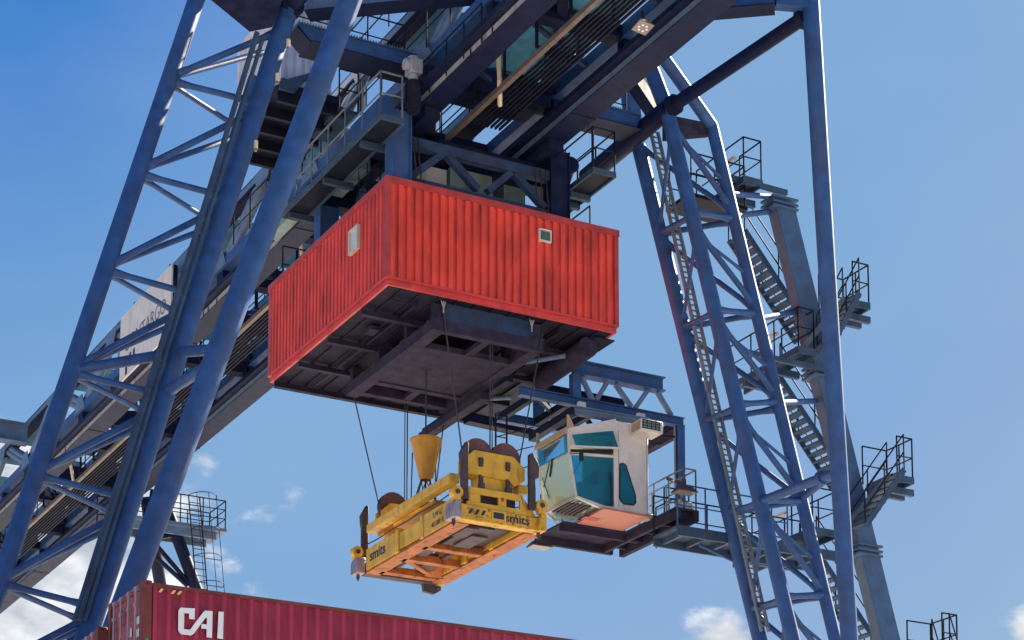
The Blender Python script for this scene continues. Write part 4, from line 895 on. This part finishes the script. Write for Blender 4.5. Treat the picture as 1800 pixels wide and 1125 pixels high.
# cable basket standing on the headblock
bc = V((22.98, 46.85, 18.86)); zt2 = 19.86
bask = thing('cable_basket', 'amber yellow cone shaped cable basket standing on the spreader', 'cable basket', (bc.x, bc.y, 18.1))
MB().lathe(bc, [(0.13, 0), (0.15, 0.0), (0.37, 0.98), (0.40, 0.99), (0.40, 1.04), (0.36, 1.04), (0.35, 1.0), (0.12, 0.03)], 40).build('cone', 'amber', bask)
for a in (5.75, 6.1): MB().beam(bc+V((0.17*math.cos(a), 0.17*math.sin(a), 0.05)), bc+V((0.385*math.cos(a), 0.385*math.sin(a), 0.98)), 0.02, 0.03).build('rib', 'yellow', bask)
mb = MB(); zb_ = 18.12
for k in range(6):
    a = 2*math.pi*k/6; b = a+2*math.pi/6
    mb.tube(bc+V((0.12*math.cos(a), 0.12*math.sin(a), 0)), V((bc.x+0.36*math.cos(a), bc.y+0.36*math.sin(a), zb_)), 0.016, 6)
    mb.tube(bc+V((0.12*math.cos(a), 0.12*math.sin(a), 0)), V((bc.x+0.36*math.cos(b), bc.y+0.36*math.sin(b), zb_)), 0.012, 6)
    mb.tube(bc+V((0.25*math.cos(a), 0.25*math.sin(a), -0.4)), bc+V((0.25*math.cos(b), 0.25*math.sin(b), -0.4)), 0.012, 6)
for a in (2.7, 0.3): mb.tube(bc+V((0.33*math.cos(a), 0.33*math.sin(a), 0.7)), V((bc.x+0.36*math.cos(a), bc.y+0.36*math.sin(a), zb_)), 0.018, 6)
mb.build('stand', 'rustdark', bask)

# hoist ropes and the spreader cable
def rope(pts, label, r=0.018):
    o = MB().poly([V(p) for p in pts], r, 8).build('hoist_rope', 'rope'); tag(o, label, 'wire rope', 'ropes holding the spreader'); return o
zs = 18.85; zr = 22.35
rope([(22.08, 49.3, 21.8), (22.83, 49.25, 18.85)], 'thin wire rope slanting down to the left side of the far sheave pair')
o = MB().poly([V((23.62, 49.25, 22.3)), V((23.62, 49.25, 18.6))], 0.018, 8); o.poly([V((23.55, 49.25, 22.3)), V((23.55, 49.25, 18.6))], 0.014, 8)
tag(o.build('hoist_rope', 'rope'), 'vertical pair of wire ropes between the far sheaves left of the amber cone', 'wire rope', 'ropes holding the spreader')
rope([(24.75, 49.3, 21.8), (24.37, 49.25, 18.85)], 'wire rope slanting down behind the right rim of the amber cone')
rope([(22.15, 44.24, 22.1), (22.82, 44.55, zs)], 'wire rope slanting down to the left of the near sheave pair')
o = MB().poly([V((23.57, 44.55, 22.3)), V((23.57, 44.55, 18.7))], 0.018, 8); o.poly([V((23.63, 44.55, 22.3)), V((23.63, 44.55, 18.7))], 0.014, 8)
tag(o.build('hoist_rope', 'rope'), 'vertical pair of wire ropes dropping between the two near sheaves', 'wire rope', 'ropes holding the spreader')
rope([(24.85, 44.24, 22.1), (24.37, 44.55, zs)], 'wire rope slanting down to the right of the near sheave pair')
o = MB().tube((bc.x, bc.y, 21.7), (bc.x, bc.y, 19.4), 0.022, 8).build('spreader_cable', 'rope'); tag(o, 'dark power cable hanging straight into the mouth of the amber cone', 'power cable')

# ================================================================= SIGN, E-HOUSE, LAMPS
xs = 20.95
sg = thing('sign_board', 'large light grey board lettered CONTARGO hung on the side of the girder', 'sign', (xs, 62.5, 28))
s0, s1_, s2, s3 = X_(213, 559, xs), X_(302, 463, xs), X_(298, 572, xs), X_(209, 672, xs)
yA_, yB_ = (s0.y+s3.y)/2, s1_.y; zT, zBm = (s0.z+s1_.z)/2, s3.z-0.05
MB().box(xs, xs+0.05, yB_, yA_, zBm, zT).build('board', 'sign', sg)
MB().box(xs+0.052, xs+0.3, yB_+0.3, yB_+0.4, zBm+0.2, zT+0.12).box(xs+0.052, xs+0.3, yA_-1.2, yA_-1.1, zBm+0.2, zT+0.12).build('bracket', 'dark', sg)
tz = X_(218, 620, xs).z; ty = X_(220, 616, xs).y
text('lettering', 'CONTARGO', (xs-0.001, ty, tz-0.05), (0,-1,0), (0,0,1), 0.46, 'inkgrey', sg, 0.006, ty-X_(292, 520, xs).y, -0.004)
mb = MB()
for k, (yy, z0, z1) in enumerate(((ty-0.05, tz-0.82, tz-0.2), (ty-0.42, tz-0.66, tz-0.2), (ty-0.79, tz-0.5, tz-0.2))): mb.box(xs-0.006, xs-0.002, yy-0.2, yy, z0, z1)
mb.build('emblem_bars', 'ink', sg)

eh = thing('electrical_house', 'pale grey corrugated equipment cabin on a ledge high behind the left legs', 'equipment cabin', (19.6, 50, 28.4))
ex0, ex1, ey0, ey1 = 19.25, 20.75, 47.5, 50.6
q = Y_(494, 152, ey0); ex0 = q.x; ez0 = q.z; ex1 = Y_(581, 179, ey0).x; ey1 = X_(417, 150, ex0).y
mb = MB(); corr(mb, (ex0, ey0, 0), (1,0,0), ex1-ex0, ez0, ez0+2.35, (0,-1,0), 6, 0.05, 0.55, 0.12); corr(mb, (ex0, ey1, 0), (0,-1,0), ey1-ey0, ez0, ez0+2.35, (-1,0,0), 9, 0.05, 0.55, 0.12)
mb.box(ex0+0.07, ex1, ey0+0.07, ey1, ez0, ez0+2.33); ew = mb.build('wall', 'house', eh)
MB().box(ex0-0.04, ex1+0.04, ey0-0.04, ey1+0.04, ez0+2.352, ez0+2.45).build('roof', 'house', eh)
for ex_ in (ex0-0.01, ex1-0.07): MB().box(ex_, ex_+0.08, ey0-0.01, ey0+0.07, ez0, ez0+2.35).build('corner_post', 'house', ew)
mb = MB(); mb.box(ex0-0.15, ex1+0.15, ey0-0.2, ey1+0.6, ez0-0.16, ez0-0.003)
for k in range(5): y = lerp(ey0, ey1+0.4, k/4); mb.box(ex0-0.1, ex1+0.4, y-0.06, y+0.06, ez0-0.42, ez0-0.163)
eb_ = mb.build('base_frame', 'dark', eh)
mb = MB(); mb.beam((ex0-0.12, ey0-0.24, ez0-0.1), (ex0+1.25, ey0-0.24, ez0+0.62), 0.07, 0.16, (0,0,1)); mb.plate([(ex0-0.16, ey0-0.28, ez0-0.22), (ex0+0.25, ey0-0.28, ez0-0.22), (ex0+0.5, ey0-0.28, ez0+0.1), (ex0-0.1, ey0-0.28, ez0+0.08)], (0, 0.07, 0)); mb.build('stay_bracket', 'grate', eb_)
mb = MB(); mb.box(ex1+0.17, 21.3, ey0-0.1, ey0+1.6, ez0-0.3, ez0-0.22); wd = mb.build('entry_deck', 'grate', eb_)
railing([(ex1+0.2, ey0-0.08, ez0-0.22), (21.3, ey0-0.08, ez0-0.22)], 1.05, 0.5, 0.022).build('hand_rail', 'dark', wd)
MB().box(20.9, 21.2, 51.0, 52.4, 26.9, 27.5).build('cable_duct', 'gbox', eb_)

def flood(loc, label, s=0.22, tilt=0.6, group=None, m='motor', leds=True):
    loc = V(loc); t = thing('floodlight', label, 'floodlight', loc, group)
    n = V((-0.12, -0.16, -0.97)).normalized(); r = V((1, 0, -0.12)).normalized(); u = r.cross(n).normalized()
    def sq(c, a): return [c+r*a+u*a, c-r*a+u*a, c-r*a-u*a, c+r*a-u*a]
    MB().hexa(sq(loc, s), sq(loc-n*0.12, s*0.7)).build('lamp_body', m, t, 0.01)
    if leds:
        mb = MB()
        for k in range(6): a = 2*math.pi*k/6; c = loc+r*(s*0.5*math.cos(a))+u*(s*0.5*math.sin(a)); mb.tube(c+n*0.012, c+n*0.001, s*0.15, 12)
        mb.build('lens', 'white', t)
    else: MB().plate(sq(loc+n*0.002, s*0.85), n*0.008).build('lens', 'lampglass', t)
    MB().tube(loc-n*0.1, loc-n*0.1+V((0,0,0.3)), 0.03, 8).build('bracket', 'dark', t)
    return t
M['ledplate'] = mat('led_plate', (0.26, 0.22, 0.205), 0.4, 0.1)
flood(Z_(1130, 49, 26.75), 'square six lens floodlight under the right girder near the top', 0.19, 1, m='ledplate')
# lamps with a bent arm under the cab platform
for px, Yq, lab in (((948, 962), 46.4, 'rusty floodlight hanging under the left end of the cab platform'), ((1203, 866), 43.6, 'rusty floodlight at the right corner of the cab platform')):
    c = Y_(*px, Yq); t = thing('floodlight', lab, 'floodlight', c)
    MB().hexa([c+V((-0.3,-0.2,0)), c+V((0.3,-0.2,0)), c+V((0.3,0.2,0)), c+V((-0.3,0.2,0))], [c+V((-0.16,-0.1,0.16)), c+V((0.16,-0.1,0.16)), c+V((0.16,0.1,0.16)), c+V((-0.16,0.1,0.16))]).build('lamp_shade', 'rustdark', t, 0.008)
    MB().box(c.x-0.26, c.x+0.26, c.y-0.17, c.y+0.17, c.z-0.012, c.z-0.003).build('lens', 'lampglass', t)
    MB().tube(c+V((0,0,0.16)), c+V((0,0,0.34)), 0.05, 10).beam(c+V((-0.5, 0, 0.28)), c+V((0.3, 0.5, 0.42)), 0.05, 0.07).build('bracket', 'rustdark', t)
for px, lab in (((1022, 715), 'small pale floodlight clamped on the blue beam left above the cab'), ((1126, 735), 'small pale floodlight clamped on the blue beam beside the air conditioner')):
    c = Y_(*px, YC-0.22); t = thing('floodlight', lab, 'floodlight', c)
    MB().box(c.x-0.11, c.x+0.11, c.y-0.06, c.y+0.06, c.z-0.02, c.z+0.12).plate([(c.x-0.06, c.y-0.05, c.z-0.02), (c.x+0.06, c.y-0.05, c.z-0.02), (c.x+0.04, c.y-0.05, c.z-0.12), (c.x-0.04, c.y-0.05, c.z-0.12)], (0, 0.1, 0)).build('lamp_body', 'cab', t, 0.015)
    MB().box(c.x-0.02, c.x+0.02, c.y+0.06, YC-0.1, c.z+0.0, c.z+0.05).build('bracket', 'cab', t)
for py, lab in ((78, 'topmost cream bulkhead lamp on the second left leg'), (138, 'middle cream bulkhead lamp on the second left leg'), (256, 'lowest cream bulkhead lamp on the second left leg')):
    c = t2.at(py)+V((0.2, -0.16, 0)); t = thing('bulkhead_lamp', lab, 'lamp', c, 'lamps on the left lattice leg')
    MB().tube(c+V((0,0,-0.09)), c+V((0,0,0.09)), 0.05, 14).build('lamp_shade', 'cream', t); MB().tube(c+V((0,0,-0.15)), c+V((0,0,-0.09)), 0.035, 12).build('lens', 'lampglass', t)

# ================================================================= CONTAINERS
def container(P0, Wd, Ln, H, label, markings, mwall='maroon', grp='stacked shipping containers', end_dir=None):
    """P0: top corner (door end, near side). Side runs +X, door end runs +Y."""
    x0, y0, zt = P0; zb = zt-H
    t = thing('shipping_container', label, 'shipping container', (x0, y0, zb), grp)
    mb = MB(); n = round(Ln/0.262)
    corr(mb, (x0+0.2, y0+0.015, 0), (1,0,0), Ln-0.4, zb+0.16, zt-0.1, (0,-1,0), n, 0.045, 0.40, 0.14)
    mb.box(x0+0.06, x0+Ln-0.05, y0+0.06, y0+Wd-0.02, zb+0.1, zt-0.03)
    side = mb.build('side_wall', mwall, t)
    mb = MB(); mb.box(x0+0.18, x0+Ln-0.18, y0, y0+0.07, zt-0.1, zt-0.035); mb.box(x0+0.18, x0+Ln-0.18, y0+Wd-0.07, y0+Wd, zt-0.1, zt-0.035); mb.box(x0+0.18, x0+Ln-0.18, y0, y0+0.07, zb, zb+0.16)
    mb.build('side_rail', 'maroonrust', t)
    for xx in (x0, x0+Ln-0.17):
        for yy in (y0, y0+Wd-0.14): MB().box(xx, xx+0.17, yy, yy+0.14, zb+0.12, zt-0.12).build('corner_post', 'maroonrust', t)
    for xx in (x0-0.004, x0+Ln-0.176):
        for yy in (y0-0.004, y0+Wd-0.158):
            for zz in (zt-0.12, zb):
                cm = MB(); cm.box(xx, xx+0.18, yy, yy+0.162, zz, zz+0.12)
                co = cm.build('corner_casting', 'maroonrust', t, 0.01)
                if zz > zb and xx < x0+1:
                    MB().plate([(xx+0.06, yy-0.003, zz+0.04), (xx+0.12, yy-0.003, zz+0.04), (xx+0.12, yy-0.003, zz+0.085), (xx+0.06, yy-0.003, zz+0.085)], (0, 0.002, 0)).build('casting_hole', 'rubber', co)
    # door end, recessed inside the corner posts
    mb = MB(); dx = x0+0.05
    mb.box(dx-0.02, dx+0.02, y0+0.14, y0+Wd-0.14, zt-0.13, zt-0.02)
    hd = mb.build('door_header', 'maroonpale', t)
    half = (Wd-0.28)/2
    for k in (0, 1):
        a = y0+0.14+k*half+0.006; b = a+half-0.012
        mb = MB(); mb.box(dx, dx+0.03, a, b, zb+0.16, zt-0.135)
        for z0_ in (zt-0.55, zt-1.25, zt-1.95): mb.box(dx-0.02, dx-0.002, a+0.06, b-0.06, z0_, z0_+0.28)
        dr = mb.build('door', 'maroonpale', t)
        for f_ in (0.22, 0.72):
            yy = lerp(a, b, f_)
            lb = MB().tube((dx-0.06, yy, zb+0.1), (dx-0.06, yy, zt-0.06), 0.022, 10)
            for z0_ in (zt-0.12, zt-0.4, zt-1.3): lb.box(dx-0.085, dx-0.025, yy-0.05, yy+0.05, z0_, z0_+0.06)
            lb.build('locking_bar', 'lock', dr)
        if markings and k == 0:
            mk = MB()
            for (u0, u1, z0_, z1_) in ((0.1, 0.36, zt-0.72, zt-0.58), (0.1, 0.34, zt-0.94, zt-0.8), (0.6, 0.72, zt-0.86, zt-0.7)): mk.box(dx-0.025, dx-0.021, lerp(a, b, u0), lerp(a, b, u1), z0_, z1_)
            mk.build('door_marking', 'white', dr)
        if markings and k == 1:
            text('door_lettering', 'CAI', (dx-0.022, b-0.06, zt-1.2), (0,-1,0), (0,0,1), 0.34, 'white', dr, 0.004, half*0.75, 0.02)
    if markings:
        # CAI emblem, hazard stripes and sticker on the long side
        S = lambda x, y: Y_(130+x/3.0, 980+y/3.0, y0-0.004)
        polys = [[(562, 264), (638, 268), (636, 326), (607, 323), (608, 296), (582, 293), (580, 378), (612, 381), (680, 290), (692, 279), (731, 283), (728, 424), (699, 420), (700, 377), (671, 374), (673, 350), (701, 353), (702, 318), (694, 318), (632, 402), (618, 411), (567, 405), (553, 392), (550, 380), (551, 280)],
                 [(763, 284), (790, 287), (786, 430), (756, 426)]]
        mb = MB()
        for p in polys: mb.plate([S(*q) for q in p], (0, 0.003, 0))
        lo = mb.build('emblem_lettering', 'white', side)
        bm = bmesh.new(); bm.from_mesh(lo.data); bmesh.ops.triangulate(bm, faces=bm.faces[:]); bm.to_mesh(lo.data); bm.free()
        mb = MB()
        for k in range(4):
            xx = x0+0.28+k*0.11
            if k != 1: mb.plate([(xx, y0-0.004, zt-0.19), (xx+0.05, y0-0.004, zt-0.19), (xx+0.1, y0-0.004, zt-0.12), (xx+0.05, y0-0.004, zt-0.12)], (0, 0.003, 0))
        mb.build('hazard_stripe', 'hazard', side)
        MB().box(x0+0.06, x0+0.13, y0-0.006, y0-0.002, zt-1.1, zt-1.02).build('sticker', 'green', side)
    return t
DC = 37.0
r_ = ray(251, 1018); P0 = V((0, 0, CZ))+r_*DC
Wc = Z_(178, 1060.5, P0.z).y-P0.y
container(P0, Wc, 12.2, 2.75, 'dark maroon container with white CAI lettering on its long side, topmost of its stack', True)
zz = P0.z-2.76
k = 0
while zz > 0.5:
    h = min(2.75, zz)
    if zz-h < 0.6: h = zz
    container((P0.x, P0.y, zz), Wc, 12.2, h-0.01, ('maroon container directly under the topmost maroon one', 'maroon container in the middle of the stack below the frame', 'maroon container resting on the quay under the stack', 'low maroon container at the foot of the stack')[min(k, 3)], False)
    zz -= h; k += 1
q = Y_(177, 1101, P0.y+Wc+0.12)
container((q.x-0.05, P0.y+Wc+0.12, q.z), Wc*0.86, 12.2, q.z-0.02, 'pale pinkish container door end peeping out left behind the dark maroon one', False)

# ================================================================= GROUND, SKY, LIGHT, CAMERA
struct(MB().box(-700, 700, -700, 900, -1.0, 0.0).build('ground', 'concrete'))
SUN_AZ = math.degrees(YAW) + 43.0       # clockwise from +Y
SUN_EL = 36.0
w = bpy.data.worlds.new('World'); bpy.context.scene.world = w; w.use_nodes = True
nt = w.node_tree; N = nt.nodes; L = nt.links
bg = N['Background']; bg.inputs['Strength'].default_value = 0.05
sky = N.new('ShaderNodeTexSky'); sky.sky_type = 'NISHITA'; sky.sun_disc = False
sky.sun_elevation = math.radians(SUN_EL); sky.sun_rotation = math.radians(SUN_AZ)
sky.air_density = 1.0; sky.dust_density = 0.6; sky.ozone_density = 2.5; sky.altitude = 0
# tone of the sky: deeper blue away from the sun, compressed towards it
sepc = N.new('ShaderNodeSeparateColor'); L.new(sky.outputs['Color'], sepc.inputs['Color'])
comb = N.new('ShaderNodeCombineColor')
for ch, top, pts in (('Red', 8.0, ((0, 0), (1.63, 0.3), (1.78, 0.58), (2.05, 0.98), (2.35, 1.22), (3.0, 1.3), (8, 4))), ('Green', 12.0, ((0, 0), (2.65, 1.36), (2.95, 1.82), (3.6, 2.33), (5.0, 2.42), (12, 7))), ('Blue', 16.0, ((0, 0), (4.1, 3.3), (5.1, 3.85), (6.2, 3.98), (9, 4.1), (16, 8)))):
    fc = N.new('ShaderNodeFloatCurve'); cv = fc.mapping.curves[0]
    cv.points[0].location = (0, 0); cv.points[1].location = (1, pts[-1][1]/top)
    for a, b in pts[1:-1]: cv.points.new(a/top, b/top)
    for p in cv.points: p.handle_type = 'AUTO_CLAMPED'
    fc.mapping.update()
    m1 = N.new('ShaderNodeMath'); m1.operation = 'DIVIDE'; m1.inputs[1].default_value = top; L.new(sepc.outputs[ch], m1.inputs[0])
    m2 = N.new('ShaderNodeMath'); m2.operation = 'MULTIPLY'; m2.inputs[1].default_value = top*0.69
    L.new(m1.outputs[0], fc.inputs['Value']); L.new(fc.outputs['Value'], m2.inputs[0]); L.new(m2.outputs[0], comb.inputs[ch])
# clouds: noise masked around a few directions low in the sky
tc = N.new('ShaderNodeTexCoord'); nz = N.new('ShaderNodeTexNoise'); nz.inputs['Scale'].default_value = 9; nz.inputs['Detail'].default_value = 10; nz.inputs['Roughness'].default_value = 0.6
mpn = N.new('ShaderNodeMapping'); mpn.inputs['Scale'].default_value = (1, 1, 1.8); L.new(tc.outputs['Generated'], mpn.inputs['Vector']); L.new(mpn.outputs['Vector'], nz.inputs['Vector'])
nz2 = N.new('ShaderNodeTexNoise'); nz2.inputs['Scale'].default_value = 40; nz2.inputs['Detail'].default_value = 6; L.new(mpn.outputs['Vector'], nz2.inputs['Vector'])
def math_(op, a, b=None, c=None):
    n = N.new('ShaderNodeMath'); n.operation = op
    for i, x in enumerate((a, b, c)):
        if x is None: continue
        if isinstance(x, (int, float)): n.inputs[i].default_value = x
        else: L.new(x, n.inputs[i])
    return n.outputs[0]
mask = None
for px, py, rad, amp in ((30, 1150, 0.11, 1.75), (190, 1060, 0.06, 1.1), (1264, 1168, 0.026, 1.25), (1822, 1112, 0.022, 1.1), (345, 812, 0.02, 0.3), (504, 866, 0.018, 0.25)):
    d_ = ray(px, py).normalized()
    vd = N.new('ShaderNodeVectorMath'); vd.operation = 'DISTANCE'; vd.inputs[1].default_value = d_; L.new(tc.outputs['Generated'], vd.inputs[0])
    f_ = math_('MULTIPLY', math_('SUBTRACT', 1.0, math_('DIVIDE', vd.outputs['Value'], rad)), amp)
    f_ = math_('MAXIMUM', f_, -0.6)
    mask = f_ if mask is None else math_('MAXIMUM', mask, f_)
dens = math_('ADD', mask, math_('MULTIPLY', math_('SUBTRACT', nz.outputs['Fac'], 0.5), 2.6))
dens = math_('ADD', dens, math_('MULTIPLY', math_('SUBTRACT', nz2.outputs['Fac'], 0.5), 1.5))
mr = N.new('ShaderNodeMapRange'); mr.interpolation_type = 'SMOOTHSTEP'; mr.inputs['From Min'].default_value = 0.05; mr.inputs['From Max'].default_value = 0.55; L.new(dens, mr.inputs['Value'])
shade = N.new('ShaderNodeMapRange'); shade.inputs['From Min'].default_value = 0.35; shade.inputs['From Max'].default_value = 0.7; L.new(nz2.outputs['Fac'], shade.inputs['Value'])
cc_ = N.new('ShaderNodeMix'); cc_.data_type = 'RGBA'; cc_.inputs[6].default_value = (2.0, 2.25, 2.6, 1); cc_.inputs[7].default_value = (4.2, 4.2, 4.3, 1); L.new(shade.outputs['Result'], cc_.inputs['Factor'])
mx = N.new('ShaderNodeMix'); mx.data_type = 'RGBA'; L.new(mr.outputs['Result'], mx.inputs['Factor']); nv = N.new('ShaderNodeTexNoise'); nv.inputs['Scale'].default_value = 7; nv.inputs['Detail'].default_value = 5; L.new(mpn.outputs['Vector'], nv.inputs['Vector'])
nr = N.new('ShaderNodeMapRange'); nr.inputs['From Min'].default_value = 0.3; nr.inputs['From Max'].default_value = 0.75; nr.inputs['To Max'].default_value = 0.16; L.new(nv.outputs['Fac'], nr.inputs['Value'])
hz_ = N.new('ShaderNodeMix'); hz_.data_type = 'RGBA'; hz_.inputs[7].default_value = (1.7, 2.35, 3.3, 1); L.new(nr.outputs['Result'], hz_.inputs['Factor']); L.new(comb.outputs['Color'], hz_.inputs[6])
L.new(hz_.outputs[2], mx.inputs[6]); L.new(cc_.outputs[2], mx.inputs[7])
L.new(mx.outputs[2], bg.inputs['Color'])

sun = bpy.data.lights.new('sun', 'SUN'); sun.energy = 3.2; sun.angle = math.radians(0.6); sun.color = (1.0, 0.87, 0.70)
so = bpy.data.objects.new('sun', sun); C.objects.link(so)
az, el = math.radians(SUN_AZ), math.radians(SUN_EL)
sd = V((math.sin(az)*math.cos(el), math.cos(az)*math.cos(el), math.sin(el)))
so.rotation_euler = sd.to_track_quat('Z', 'Y').to_euler(); so.location = (0, 0, 60)

cam = bpy.data.cameras.new('camera'); cam.sensor_width = 36; cam.lens = 36*F/1800; cam.shift_y = (PPY-562.5)/1800; cam.clip_end = 3000; cam.clip_start = 0.1
co = bpy.data.objects.new('camera', cam); C.objects.link(co)
co.location = (0, 0, CZ); co.rotation_euler = (math.radians(90)+PITCH, 0, -YAW)
sc = bpy.context.scene; sc.camera = co
sc.view_settings.view_transform = 'Standard'; sc.view_settings.look = 'None'; sc.view_settings.exposure = 2.32; sc.view_settings.gamma = 1
